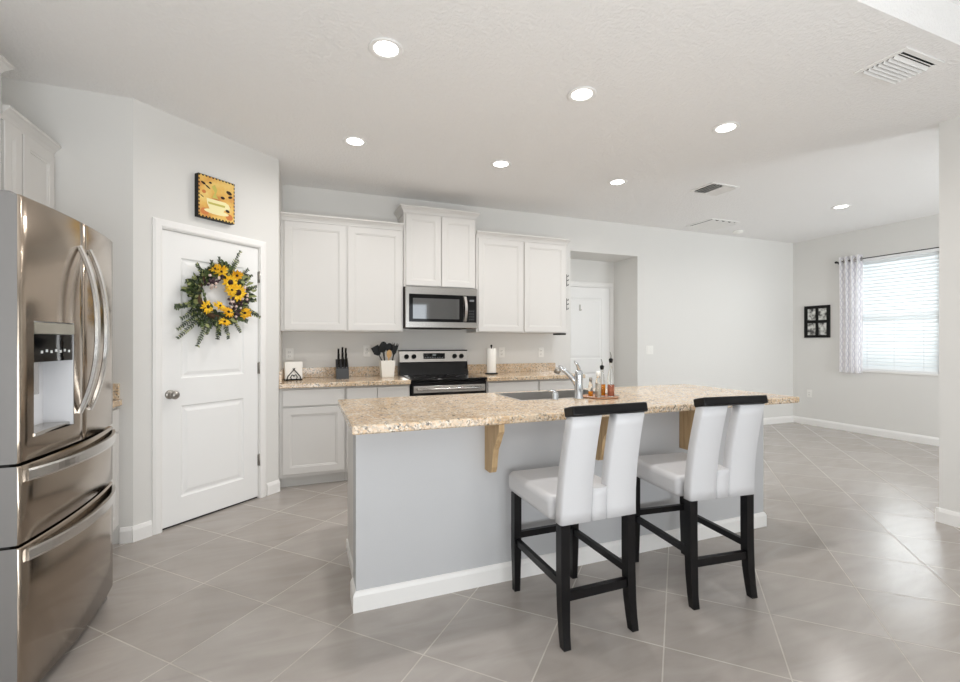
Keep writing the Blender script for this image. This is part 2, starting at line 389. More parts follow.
# baseboards
def base_board(name, mx, x0, x1, sx0=0.0, sx1=0.0):
    b = MB(mx); b.prism([(0, 0), (-.015, 0), (-.015, .075), (-.010, .088), (-.006, .098), (0, .1)], x0, x1, 'X')
    return struct(b.build(name, M['trim']))
base_board('baseboard_back', T(0, YB), OPR, XR)
base_board('baseboard_right', T(XR, YB, 0, -math.pi / 2), 0.0, YB - 0.3)
base_board('baseboard_pantry_front', T(0, 3.48), -1.094, PA.x - .002)
base_board('baseboard_pantry_left', T(PA.x, PA.y, 0, PANG), -0.008, 0.104)
base_board('baseboard_pantry_right', T(PA.x, PA.y, 0, PANG), 0.968, PLEN + .004)
base_board('baseboard_divider', T(XD, 1.80, 0, -math.pi / 2), -0.015, 5.5)
base_board('baseboard_divider_end', T(XD + .12, 1.80, 0, math.pi), -0.0, 0.135)
base_board('baseboard_nook', T(OPR, YN + .05, 0, -math.pi / 2), 0.0, YN + .05 - YB)

# ------------------------------------------------------------------ pantry door
PM = T(PA.x, PA.y, 0, PANG)
L0, L1 = DJ0 + .012, DJ1 - .010
MOULD = [(0.010, 0.009), (0.022, 0.010), (0.046, 0.003)]
leaf = MB(PM).panel(L0, L1, 0.012, 2.036, 0.010, 0.035, [(L0 + .125, L1 - .125, 1.02, 1.862), (L0 + .125, L1 - .125, 0.19, 0.83)], MOULD)
leaf = struct(leaf.build('door_1', M['door']))
f = MB(PM)
CP = [(0, 0), (0, -.012), (.012, -.017), (.040, -.015), (.050, -.010), (.056, -.008), (.056, 0)]
def casing(mb, x0, x1, zt, wd=.056):
    # mitred casing: profile offset outwards from the opening
    path = [((x0, 0), (-1, 0)), ((x0, zt), (-1, 1)), ((x1, zt), (1, 1)), ((x1, 0), (1, 0))]
    rings = []
    for (x, z), (ox, oz) in path: rings.append([mb.bm.verts.new((x + ox * a * wd / .056, b, z + oz * a * wd / .056)) for a, b in CP])
    for a, b in zip(rings[:-1], rings[1:]):
        n = len(CP)
        for k in range(n): mb.bm.faces.new((a[k], a[(k + 1) % n], b[(k + 1) % n], b[k]))
    mb.bm.faces.new(rings[0]); mb.bm.faces.new(rings[-1][::-1])
casing(f, DJ0 + .006, DJ1 - .004, DTOP - .006); f.build('door_casing', M['trim'], leaf)
f = MB(PM); f.box(DJ0, DJ0 + .010, 0, .11, 0, DTOP).box(DJ1 - .008, DJ1, 0, .11, 0, DTOP).box(DJ0, DJ1, 0, .11, DTOP - .012, DTOP).box(DJ0 + .01, DJ1 - .008, .046, .058, 0.0, DTOP - .01); f.build('door_jamb', M['trim'], leaf)
k = MB(PM); k.lathe([(0.0, .0105), (.031, .0105), (.031, .004), (.026, 0.0), (.013, -.004), (.011, -.030), (.020, -.036), (.028, -.046), (.029, -.055), (.024, -.066), (.012, -.071), (0.0, -.072)], (L0 + .052, 0, .915), axis='Y'); k.build('door_knob', M['nickel'], leaf)
for z in (1.80, 1.06, 0.31):
    h = MB(PM); h.cyl((L1 + .003, -.001, z - .045), (L1 + .003, -.001, z + .045), .006, n=10).cyl((L1 + .003, -.001, z + .045), (L1 + .003, -.001, z + .052), .006, .002, n=10).box(L1 - .006, L1 + .012, .006, .011, z - .045, z + .045)
    h.build('hinge', M['nickel'], leaf)
sl = MB(PM); sl.box(DJ0 + .01, DJ1 - .01, .02, .10, 0.0, .006); sl.build('under_door_shade', M['dark'], leaf)  # dark strip standing in for the shadow gap beneath the door

# nook (laundry / garage) door
NX1 = 4.04; NX0 = NX1 - .81
d2 = MB().panel(NX0, NX1, .012, 2.030, YN + .012, .03, [(NX0 + .13, NX1 - .13, 1.03, 1.88), (NX0 + .13, NX1 - .13, .19, .84)], MOULD)
d2 = struct(d2.build('door_2', M['door']))
f = MB(T(0, YN + .05)); casing(f, NX0 - .006, NX1 + .022, 2.045, .065); f.build('door_casing', M['trim'], d2)
f = MB(); f.box(NX1 + .004, NX1 + .022, YN + .005, YN + .05, 0, 2.045).box(NX0 - .006, NX1 + .022, YN + .005, YN + .05, 2.033, 2.045); f.build('door_jamb', M['trim'], d2)
f = MB(); f.box(3.534, 3.550, YN + .004, YN + .013, 1.70, 1.785, .002).tube([(3.542, YN + .008, 1.715), (3.542, YN - .02, 1.705), (3.542, YN - .03, 1.717)], .004, 8); f.build('coat_hook', M['nickel'], d2)
k = MB(); k.lathe([(0, .0), (.03, .0), (.028, -.008), (.012, -.012), (.012, -.035), (.026, -.045), (.026, -.06), (.01, -.07), (0, -.07)], (NX0 + .06, YN + .012, .92), axis='Y'); k.build('door_knob', M['nickel'], d2)

# dining window: frame, sashes, sill, pane
wf = MB()
for a, b in ((WY0, WY0 + .045), (WY1 - .045, WY1)): wf.box(XR + .05, XR + .12, a, b, WZ0, WZ1)
wf.box(XR + .05, XR + .12, WY0, WY1, WZ1 - .05, WZ1).box(XR + .05, XR + .12, WY0, WY1, WZ0, WZ0 + .05)
win = struct(wf.build('window_1', M['vinyl']))
MB().box(XR + .06, XR + .11, WY0 + .04, WY1 - .04, 1.60, 1.655).build('meeting_rail', M['vinyl'], win)
MB().box(XR - .012, XR + .06, WY0 - .01, WY1 + .01, WZ0 - .02, WZ0 + .004, .004).build('window_sill', M['trim'], win)
MB().box(XR + .082, XR + .086, WY0 + .04, WY1 - .04, WZ0 + .04, WZ1 - .04).build('glass_pane', M['pane'], win)
w2_ = MB()
for x in (4.9, 5.725, 6.55): w2_.box(x, x + .05, .22, .28, .8, 2.35)
w2_.box(4.9, 6.6, .22, .28, .8, .85).box(4.9, 6.6, .22, .28, 2.30, 2.35)
win2 = struct(w2_.build('window_2', M['vinyl']))
MB().box(4.94, 6.56, .248, .252, .84, 2.31).build('glass_pane', M['pane'], win2)
struct(MB().box(XR + .15, 30, -20, 30, -.3, -.2).build('lawn_ground', M['grass']))

# ------------------------------------------------------------------ cabinets
SHK = [(0.004, 0.003), (0.012, 0.004), (0.015, 0.009)]
def shaker(mx, x0, x1, z0, z1, y=-.02, th=.02, st=.058):
    return MB(mx).panel(x0, x1, z0, z1, y, th, [(x0 + st, x1 - st, z0 + st, z1 - st)] if (z1 - z0) > .25 else [], SHK, bev=.0025)
def crown(mb, x0, x1, y0, yb, z, hgt=.068, out=.042, left=True, right=True):
    """crown moulding along the front (y0) with mitred returns to yb"""
    pr = [(0, 0), (.006, 0), (.006, hgt * .16), (out * .35, hgt * .42), (out * .8, hgt * .72), (out, hgt * .80), (out, hgt), (0, hgt)]
    path = []
    if left: path += [((x0, yb), (-1, 0))]
    path += [((x0, y0), (-1 if left else 0, -1)), ((x1, y0), (1 if right else 0, -1))]
    if right: path += [((x1, yb), (1, 0))]
    rings = [[mb.bm.verts.new((x + ox * a, y + oy * a, z + b)) for a, b in pr] for (x, y), (ox, oy) in path]
    n = len(pr)
    for a, b in zip(rings[:-1], rings[1:]):
        for k in range(n): mb.bm.faces.new((a[k], a[(k + 1) % n], b[(k + 1) % n], b[k]))
    mb.bm.faces.new(rings[0]); mb.bm.faces.new(rings[-1][::-1])
def wall_cab(label, mx, x0, x1, z0, z1, dep, doors, crown_l, crown_r, ch=.068, bottom_ledge=True):
    """front of the carcass at local y=0, back at y=dep; mx places it"""
    base = mx @ Vector(((x0 + x1) / 2, dep / 2, z0))
    t = thing('wall_cabinet', label, 'cabinet', base)
    b = MB(mx); b.box(x0, x1, 0, dep, z0, z1, .002); b.build('cabinet_body', M['cab'], t)
    for a, c in doors: shaker(mx, a, c, z0 + .012, z1 - .012).build('door', M['cab'], t)
    cr = MB(mx); crown(cr, x0, x1, -.002, dep, z1 - .006, ch, .042, crown_l, crown_r); cr.box(x0 + .001, x1 - .001, 0, dep, z1 + .001, z1 + .03); cr.build('crown_moulding', M['cab'], t)
    return t
YC = YB - .312
CX0, CX1, CX2, CX3 = -.213, .924, 1.712, 2.845
CM = T(0, YC)
wall_cab('white double-door wall cabinet beside the pantry corner, left of the microwave', CM, CX0, CX1 - .002, 1.372, 2.405, .31, [(-.185, .364), (.382, .905)], False, False)
wall_cab('short raised white wall cabinet directly above the microwave', CM, CX1 + .004, CX2 - .004, 1.836, 2.592, .31, [(.948, 1.316), (1.326, 1.694)], True, True, .075)
rc = wall_cab('white double-door wall cabinet between the microwave and the hallway opening', CM, CX2 + .002, CX3, 1.372, 2.405, .31, [(1.735, 2.272), (2.290, 2.825)], False, True)
LM = T(-1.432, 0, 0, math.pi / 2)   # local x -> +Y, local y -> -X ; faces +X
wall_cab('white wall cabinet above the counter between the fridge and the pantry wall', LM, 2.966, 3.478, 1.372, 2.405, .256, [(2.976, 3.125), (3.140, 3.462)], False, False)
wall_cab('raised white wall cabinet above the refrigerator', LM, 1.95, 2.962, 1.86, 2.612, .256, [(1.965, 2.45), (2.46, 2.948)], True, True, .075)

def base_cab(label, mx, x0, x1, dep, fronts, z1=.872):
    """carcass front at local y=0; fronts: list of (kind, x0, x1, z0, z1)"""
    t = thing('base_cabinet', label, 'cabinet', mx @ Vector(((x0 + x1) / 2, dep / 2, 0)))
    b = MB(mx); b.box(x0, x1, 0, dep, .095, z1, .0015); b.build('cabinet_body', M['cab'], t)
    MB(mx).box(x0, x1, .07, .085, 0, .095).build('toe_kick', M['toe'], t)
    for kd, a, c, d, e in fronts: shaker(mx, a, c, d, e).build('door' if kd == 'd' else 'drawer_front', M['cab'], t)
    return t
BM = T(0, 4.235)
BD = YB - 4.235 - .002
def std(a, b): return [('w', a, b, .715, .855), ('d', a, b, .125, .70)]
base_cab('white base cabinet with one drawer and door beside the pantry door', BM, -.213, .333, BD, std(-.185, .322))
base_cab('white base cabinet under the utensil crock, left of the range', BM, .335, .924, BD, std(.346, .612) + std(.620, .912))
base_cab('white base cabinet under the paper towel roll, right of the range', BM, 1.705, 2.302, BD, std(1.722, 2.292))
base_cab('white end base cabinet below the backsplash next to the hallway opening', BM, 2.304, 2.845, BD, std(2.314, 2.825))
LB = T(-1.115, 0, 0, math.pi / 2)
base_cab('white base cabinet squeezed between the fridge and the pantry wall', LB, 2.81, 3.478, .57, std(2.825, 3.462))

def worktop(label, x0, x1, y0, y1, splash=(), nose=.006):
    t = thing('worktop', label, 'countertop', ((x0 + x1) / 2, (y0 + y1) / 2, .873))
    MB().box(x0, x1, y0, y1, .873, .913, nose, seg=3).build('slab', M['granite'], t)
    for s in splash: MB().box(*s, .9135, 1.013, .002).build('backsplash', M['granite'], t)
    return t
worktop('speckled granite worktop with backsplash left of the range', -.214, .926, 4.195, YB - .001, [(-.213, .926, YB - .022, YB - .001), (-.2145, -.194, 4.25, YB - .023)])
worktop('speckled granite worktop with backsplash right of the range', 1.703, 2.87, 4.195, YB - .001, [(1.703, 2.87, YB - .022, YB - .001)])
worktop('granite worktop end showing beside the refrigerator', -1.689, -1.083, 2.80, 3.479, [(-1.689, -1.096, 3.458, 3.479), (-1.689, -1.669, 2.80, 3.457)])

# ------------------------------------------------------------------ refrigerator (faces +X)
fr = thing('refrigerator', 'stainless steel four-door refrigerator with water dispenser and curved handles', 'refrigerator', (-1.3, 2.37, 0))
FY0, FY1 = 1.985, 2.772
FC = (FY0 + FY1) / 2
def fx(y, e=-.902, bulge=.028):    # bowed door front
    t = (y - FC) / ((FY1 - FY0) / 2); return e + bulge * (1 - t * t)
def bowed(y0, y1, z0, z1, xb=-.990, n=14, rad=.008, cut=None):
    """door slab between y0 and y1 with the bowed front; rounded vertical edges"""
    mb = MB(); bm = mb.bm
    ys = [y0, y0 + rad * .3, y0 + rad] + [y0 + rad + (y1 - y0 - 2 * rad) * k / n for k in range(1, n)] + [y1 - rad, y1 - rad * .3, y1]
    if cut: ys = sorted([y for y in ys if min(abs(y - cut[0]), abs(y - cut[1])) > .008] + [cut[0], cut[1]])
    def X(y):
        e = min(y - y0, y1 - y); dx = 0 if e >= rad else rad * (1 - math.sqrt(max(0, 1 - ((rad - e) / rad) ** 2)))
        return fx(y) - dx
    zb = [z0, z0 + .004, z1 - .004, z1]
    if cut: zb = sorted(zb + [cut[2], cut[3]])
    def XX(y, z): return X(y) - (.004 if z in (z0, z1) else 0)
    G = [[bm.verts.new((XX(y, z), y, z)) for z in zb] for y in ys]
    for i in range(len(ys) - 1):
        for j in range(len(zb) - 1):
            if cut and cut[0] - 1e-6 <= ys[i] and ys[i + 1] <= cut[1] + 1e-6 and cut[2] - 1e-6 <= zb[j] and zb[j + 1] <= cut[3] + 1e-6: continue
            f = bm.faces.new((G[i][j], G[i + 1][j], G[i + 1][j + 1], G[i][j + 1])); f.smooth = abs(zb[j] - z0) > .001 and abs(zb[j + 1] - z1) > .001
    Bk = [[bm.verts.new((xb, y, z)) for z in (z0, z1)] for y in (y0, y1)]
    bm.faces.new([g[0] for g in G] + [Bk[1][0], Bk[0][0]]); bm.faces.new([g[-1] for g in G] + [Bk[1][1], Bk[0][1]])
    s0 = bm.faces.new([v for v in G[0]] + [Bk[0][1], Bk[0][0]]); s1 = bm.faces.new([v for v in G[-1]] + [Bk[1][1], Bk[1][0]])
    s0.material_index = 1; s1.material_index = 1
    bm.faces.new((Bk[0][0], Bk[1][0], Bk[1][1], Bk[0][1]))
    return mb
b = MB(); b.box(-1.665, -.998, FY0 + .004, FY1 - .004, .03, 1.765, .004); b.build('cabinet_body', M['fridgeside'], fr)
FM = [M['fridge'], M['fridgeside']]
DC = (2.048, 2.296, .945, 1.352)
SEAM = 2.375
dL = bowed(FY0, SEAM - .003, .865, 1.779, cut=DC).build('door', FM, fr, normals=True); dL['label'] = 'left door with water dispenser'
dR = bowed(SEAM + .003, FY1, .865, 1.779).build('door', FM, fr); dR['label'] = 'plain right door'
w1 = bowed(FY0, FY1, .588, .855).build('drawer', FM, fr); w2 = bowed(FY0, FY1, .055, .578).build('drawer', FM, fr)
w2['label'] = 'tall bottom freezer drawer'
# dispenser: recess lining, control panel, tray
dx = -.972
d = MB(); y0, y1, z0, z1 = DC
for (a, bq, c_, e, fy) in ((y0 - .001, y0 + .004, z0, z1, y0), (y1 - .004, y1 + .001, z0, z1, y1)): d.box(dx, fx(fy) - .002, a, bq, c_, e)
d.box(dx, fx(y0) - .003, y0, y1, z0 - .001, z0 + .004).box(dx, fx(y0) - .003, y0, y1, z1 - .004, z1 + .001).box(dx - .004, dx, y0, y1, z0, z1)
d.build('dispenser_recess', mat('dispenser_liner', rgb(222, 223, 226), 0.35), dL)
q = MB(); q.hexa([(dx, y0 + .004, 1.205), (fx(y0) - .004, y0 + .004, 1.205), (fx(y1) - .004, y1 - .004, 1.205), (dx, y1 - .004, 1.205), (dx, y0 + .004, 1.305), (fx(y0) - .001, y0 + .004, 1.305), (fx(y1) - .002, y1 - .004, 1.305), (dx, y1 - .004, 1.305)]); q.build('control_panel', M['blackgloss'], dL)
q = MB(); q.hexa([(dx, y0 + .004, 1.307), (fx(y0) + .002, y0 + .004, 1.307), (fx(y1) + .002, y1 - .004, 1.307), (dx, y1 - .004, 1.307), (dx, y0 + .004, z1 - .004), (fx(y0) + .002, y0 + .004, z1 - .004), (fx(y1) + .002, y1 - .004, z1 - .004), (dx, y1 - .004, z1 - .004)]); q.build('dispenser_hood', mat('hood_silver', rgb(176, 172, 160), .3, .7), dL)
bgm_ = mat('button_grey', rgb(205, 208, 208), .4)
for k in range(7):
    yy = y0 + .05 + k * .028; xx = fx(y0) + (fx(y1) - fx(y0)) * (yy - y0) / (y1 - y0) - .003
    MB().box(xx - .004, xx + .0012, yy - .006, yy + .006, 1.236 + .004 * (k % 2), 1.246 + .004 * (k % 2)).build('button', bgm_, dL)
q = MB(); q.box(dx, fx(y0) + .006, y0 - .002, y1 + .002, z0 - .004, z0 + .012, .003).box(dx, dx + .03, y0 + .1, y0 + .15, 1.08, 1.205, .004); q.build('drip_tray', M['steel'], dL)
# bowed door handles
for par, yy in ((dL, SEAM - .046), (dR, SEAM + .046)):
    pts = []
    for k in range(25):
        t = k / 24; z = 0.985 + t * (1.672 - 0.985); u = 2 * t - 1
        pts.append((fx(yy) + .004 + .060 * (1 - abs(u) ** 2.4), yy, z))
    MB().tube(pts, 0, sect=[(-.009, -.006), (-.005, -.009), (.005, -.009), (.009, -.006), (.009, .006), (.005, .009), (-.005, .009), (-.009, .006)], up=(0, 1, 0)).build('handle', M['handle'], par)
for par, zc in ((w1, .820), (w2, .545)):
    pts = []
    for k in range(29):
        t = k / 28; y = FY0 + .022 + t * (FY1 - FY0 - .044); u = 2 * t - 1
        pts.append((fx(y) + .004 + .042 * (1 - abs(u) ** 2.6), y, zc))
    MB().tube(pts, 0, sect=[(-.006, -.021), (.006, -.021), (.009, -.014), (.009, .014), (.006, .021), (-.006, .021)], up=(0, 0, 1)).build('handle', M['handle'], par)
for yy in (FY0 + .055, FY1 - .055):
    MB().box(-1.10, -.93, yy - .045, yy + .045, 1.766, 1.792, .008).build('hinge_cover', M['fridgeside'], fr)
MB().box(-1.0, -.945, FY0 + .02, FY1 - .02, .015, .053).build('base_grille', M['dark'], fr)
for yy in (FY0 + .05, FY1 - .05): MB().box(-.985, -.915, yy - .022, yy + .022, 0.0, .052, .006).build('foot', M['fridgeside'], fr)
for yy in (FY0 + .05, FY1 - .05): MB().cyl((-1.6, yy, 0), (-1.6, yy, .035), .02).build('foot', M['fridgeside'], fr)
gk = MB(); gk.box(-.992, -.935, FY0 + .012, FY1 - .012, .574, .592).box(-.992, -.935, FY0 + .012, FY1 - .012, .852, .868).box(-.992, -.92, SEAM - .004, SEAM + .004, .87, 1.78); gk.build('door_gasket', M['dark'], fr)

# ------------------------------------------------------------------ microwave
mw = thing('microwave', 'stainless over-the-range microwave with black glass door', 'microwave', (1.318, 4.66, 1.413))
mx0, mx1, mz0, mz1, my = .934, 1.702, 1.413, 1.832, 4.478
MB().box(mx0, mx1, my + .02, YB - .002, mz0, mz1, .003).build('microwave_body', mat('microwave_case', rgb(70, 62, 55), .5, .3), mw)
fm = MB().panel(mx0, mx1, mz0 + .004, mz1, my, .02, [(mx0 + .035, mx1 - .008, mz0 + .063, mz1 - .073)], [(.002, .004)], bev=.003); fm = fm.build('front_frame', M['steel'], mw)
dg = MB().box(mx0 + .037, mx1 - .155, my + .001, my + .004, mz0 + .065, mz1 - .075); dg = dg.build('glass_door', M['blackgloss'], mw)
wn = MB().box(mx0 + .075, mx1 - .20, my - .0002, my + .0012, mz0 + .095, mz1 - .115); wn.build('door_window', mat('mesh_glass', rgb(34, 36, 40), .04, spec=1.0, ior=2.2), dg)
hp = [(mx1 - .135, my - .002 - .04 * math.sin(math.pi * k / 14), mz0 + .075 + k * (mz1 - mz0 - .16) / 14) for k in range(15)]
MB().tube(hp, 0, sect=[(-.013, -.004), (.013, -.004), (.015, 0), (.013, .004), (-.013, .004), (-.015, 0)], up=(0, 1, 0)).build('handle', M['handle'], mw)
cp = MB().box(mx1 - .15, mx1 - .011, my + .001, my + .004, mz0 + .065, mz1 - .075).build('control_panel', M['blackgloss'], mw)
kg = mat('keypad_grey', rgb(120, 122, 124), .4)
MB().box(mx1 - .085, mx1 - .035, my - .0002, my + .0012, mz1 - .135, mz1 - .115).build('clock_display', kg, cp)
for r_ in range(4):
    for c_ in range(3): MB().box(mx1 - .088 + c_ * .022, mx1 - .080 + c_ * .022, my - .0002, my + .0012, mz0 + .09 + r_ * .03, mz0 + .098 + r_ * .03).build('key', kg, cp)
MB().box(mx0 + .1, mx1 - .1, my + .05, my + .3, mz0 - .006, mz0 + .002).build('underside_vent', M['dark'], mw)

# ------------------------------------------------------------------ range
rg = thing('range', 'stainless electric range with black glass cooktop below the microwave', 'stove', (1.315, 4.5, 0))
rx0, rx1 = .932, 1.698
MB().box(rx0, rx1, 4.235, 4.80, .03, .905, .003).build('range_body', M['black'], rg)
MB().box(rx0 - .002, rx1 + .002, 4.185, 4.77, .900, .918, .005).build('cooktop', M['blackgloss'], rg)
bgm = MB(); bgm.hexa([(rx0, 4.745, .918), (rx1, 4.745, .918), (rx1, 4.84, .918), (rx0, 4.84, .918), (rx0, 4.785, 1.055), (rx1, 4.785, 1.055), (rx1, 4.84, 1.055), (rx0, 4.84, 1.055)])
bgm.build('riser', M['blackgloss'], rg)
bgp = MB(); bgp.hexa([(rx0, 4.765, 1.055), (rx1, 4.765, 1.055), (rx1, 4.845, 1.055), (rx0, 4.845, 1.055), (rx0, 4.79, 1.172), (rx1, 4.79, 1.172), (rx1, 4.845, 1.172), (rx0, 4.845, 1.172)])
bgp = bgp.build('control_panel', M['steel'], rg)
MB().box(rx0 - .003, rx1 + .003, 4.785, 4.849, 1.170, 1.182, .003).build('panel_cap', M['black'], bgp)
MB().box(rx0 + .26, rx0 + .50, 4.766, 4.785, 1.088, 1.148).build('display', M['blackgloss'], bgp)
q = MB()
for i in range(8): q.box(rx0 + .275 + i * .027, rx0 + .287 + i * .027, 4.7648, 4.77, 1.098, 1.104)
q.box(rx0 + .36, rx0 + .40, 4.7648, 4.77, 1.12, 1.138); q.build('display_marks', mat('display_mark', rgb(150, 156, 158), .4), bgp)
for x in (.075, .155, .615, .695):
    MB().lathe([(.0, .0), (.026, .0), (.026, -.006), (.021, -.012), (.019, -.030), (.0, -.031)], (rx0 + x, 4.776, 1.114), axis='Y', n=20).build('knob', M['black'], bgp)
od = MB(); od.box(rx0 + .004, rx1 - .004, 4.195, 4.236, .235, .885, .004); od = od.build('oven_door', M['blackgloss'], rg)
MB().box(rx0 + .02, rx1 - .02, 4.189, 4.196, .785, .852, .002).build('door_trim', M['handle'], od)
hd = MB(); hd.tube([(rx0 + .05, 4.150, .822), (rx1 - .05, 4.150, .822)], .013, 12)
for x in (rx0 + .07, rx1 - .07): hd.box(x - .012, x + .012, 4.150, 4.19, .812, .832)
hd.build('handle', M['handle'], od)
MB().box(rx0 + .004, rx1 - .004, 4.20, 4.236, .04, .225, .004).build('storage_drawer', M['steel'], rg)
bgr = mat('burner_grey', rgb(70, 70, 72), .3)
for (x, y, r_) in ((1.10, 4.36, .10), (1.52, 4.36, .085), (1.10, 4.62, .075), (1.52, 4.62, .10)):
    MB().lathe([(r_, .9178), (r_, .9184), (r_ + .003, .9184), (r_ + .003, .9178), (r_, .9178)], (x, y, 0), n=36).build('burner_ring', bgr, rg)

# ------------------------------------------------------------------ island
isl = thing('kitchen_island', 'pale grey kitchen island base with white baseboard and wooden corbels', 'kitchen island', (1.59, 2.5, 0))
IX0, IX1, IY0, IYK, IYB = .222, 2.960, 2.200, 2.335, 2.90
MB().box(IX0, IX1, IY0, IYK, 0, .872).build('knee_wall', M['knee'], isl)
ib = MB(); ib.box(IX0 + .022, 1.215, IYK, IYB, .0, .872).box(1.995, IX1 - .02, IYK, IYB, .0, .872).box(1.215, 1.995, IYK, IYB, .0, .675).box(1.215, 1.995, IYK, 2.485, .675, .872); ib.build('cabinet_body', M['cab'], isl)
bb = MB()
bp_ = [(0, 0), (.014, 0), (.014, .075), (.010, .086), (.005, .094), (0, .096)]
path = [((IX0, IYK), (-1, 0)), ((IX0, IY0), (-1, -1)), ((IX1, IY0), (1, -1)), ((IX1, IYK), (1, 0))]
rings = [[bb.bm.verts.new((x + ox * a, y + oy * a, bz)) for a, bz in bp_] for (x, y), (ox, oy) in path]
for a, b2 in zip(rings[:-1], rings[1:]):
    for kk in range(6): bb.bm.faces.new((a[kk], a[(kk + 1) % 6], b2[(kk + 1) % 6], b2[kk]))
bb.bm.faces.new(rings[0]); bb.bm.faces.new(rings[-1][::-1]); bb.build('baseboard', M['trim'], isl)
MB().box(IX0 + .012, IX0 + .022, IYK, IYB, .0, .055).build('shoe_moulding', M['trim'], isl)
MB().box(IX0, IX1, IY0 - .004, IY0, .850, .872).build('top_trim', M['trim'], isl)
for x in (.879, 1.54, 2.205):
    pf = [(IY0, .872), (IY0 - .186, .872), (IY0 - .186, .835), (IY0 - .170, .815), (IY0 - .150, .780), (IY0 - .118, .735), (IY0 - .106, .690), (IY0 - .098, .640), (IY0 - .085, .612), (IY0 - .070, .606), (IY0, .606)]
    MB().prism(pf, x, x + .030, 'X').build('corbel', M['corbel'], isl)
for i in range(4):
    a = IX0 + .04 + i * .66
    shaker(T(0, IYB, 0, math.pi), -(a + .65), -a, .12, .855).build('door', M['cab'], isl)
# island worktop with a sink cut-out
SKX0, SKX1, SKY0, SKY1 = 1.245, 1.965, 2.505, 2.885
it = thing('worktop', 'large speckled granite island worktop with rounded edge', 'countertop', (1.62, 2.48, .873))
WX0, WX1, WY0_, WY1_ = .188, 3.042, 2.010, 2.965
s = MB(); bm = s.bm
def ring(x0, x1, y0, y1, z): return [bm.verts.new(p) for p in ((x0, y0, z), (x1, y0, z), (x1, y1, z), (x0, y1, z))]
e = .006
lo0 = ring(WX0 + e, WX1 - e, WY0_ + e, WY1_ - e, .873); lo1 = ring(WX0, WX1, WY0_, WY1_, .873 + e)
hi1 = ring(WX0, WX1, WY0_, WY1_, .913 - e); hi0 = ring(WX0 + e, WX1 - e, WY0_ + e, WY1_ - e, .913)
ht = ring(SKX0, SKX1, SKY0, SKY1, .913); hb = ring(SKX0, SKX1, SKY0, SKY1, .873)
for a, b2 in ((lo0, lo1), (lo1, hi1), (hi1, hi0), (hi0, ht), (ht, hb), (hb, lo0)):
    for kk in range(4): bm.faces.new((a[kk], a[(kk + 1) % 4], b2[(kk + 1) % 4], b2[kk]))
s.build('slab', M['granite'], it)
sk = thing('sink', 'stainless sink set into the island worktop', 'sink', (1.605, 2.695, .70))
s = MB(); bm = s.bm
o0 = ring(SKX0 - .012, SKX1 + .012, SKY0 - .012, SKY1 + .012, .9134); o1 = ring(SKX0 - .011, SKX1 + .011, SKY0 - .011, SKY1 + .011, .9150); i1 = ring(SKX0 + .003, SKX1 - .003, SKY0 + .003, SKY1 - .003, .9145)
i2 = ring(SKX0 + .012, SKX1 - .012, SKY0 + .012, SKY1 - .012, .72); i3 = ring(SKX0 + .04, SKX1 - .04, SKY0 + .04, SKY1 - .04, .70)
for a, b2 in ((o0, o1), (o1, i1), (i1, i2), (i2, i3)):
    for kk in range(4): bm.faces.new((a[kk], a[(kk + 1) % 4], b2[(kk + 1) % 4], b2[kk]))
bm.faces.new(i3); s.build('basin', M['sinksteel'], sk, normals=True)
MB().lathe([(0, .7005), (.04, .7005), (.045, .703), (.03, .704), (.0, .702)], (1.605, 2.695, 0)).build('drain', M['chrome'], sk)
fc = thing('faucet', 'chrome pull-out kitchen faucet behind the sink on the island', 'faucet', (1.622, 2.445, .913))
x, y = 1.622, 2.445
MB().lathe([(.034, .9132), (.034, .920), (.027, .928), (.026, 1.03), (.027, 1.065), (.024, 1.085), (.014, 1.098), (0, 1.10)], (x, y, 0)).build('body', M['chrome'], fc)
MB().tube([(x, y, 1.085), (x - .005, y - .005, 1.11), (x - .022, y - .012, 1.135), (x - .042, y - .015, 1.152)], [.013, .012, .009, .006]).build('lever', M['chrome'], fc)
sp = MB().tube([(x - .01, y + .01, 1.0), (x - .03, y + .03, 1.045), (x - .062, y + .055, 1.085), (x - .082, y + .072, 1.104), (x - .096, y + .085, 1.106)], [.017, .016, .015, .016, .019]).build('spout', M['chrome'], fc)
MB().cyl((x - .094, y + .083, 1.110), (x - .107, y + .095, 1.072), .021, .019).build('spray_head', M['nickel'], sp)
sd = thing('soap_dispenser', 'small chrome soap dispenser cap beside the sink', 'soap dispenser', (1.462, 2.468, .913))
x, y = 1.462, 2.468
MB().lathe([(.024, .9132), (.024, .918), (.020, .924), (.020, .955), (.016, .960), (0, .960)], (x, y, 0)).build('body', M['chrome'], sd)
MB().tube([(x, y, .955), (x, y, .966), (x - .02, y + .012, .970), (x - .042, y + .022, .964)], [.010, .010, .008, .006]).build('spout', M['chrome'], sd)

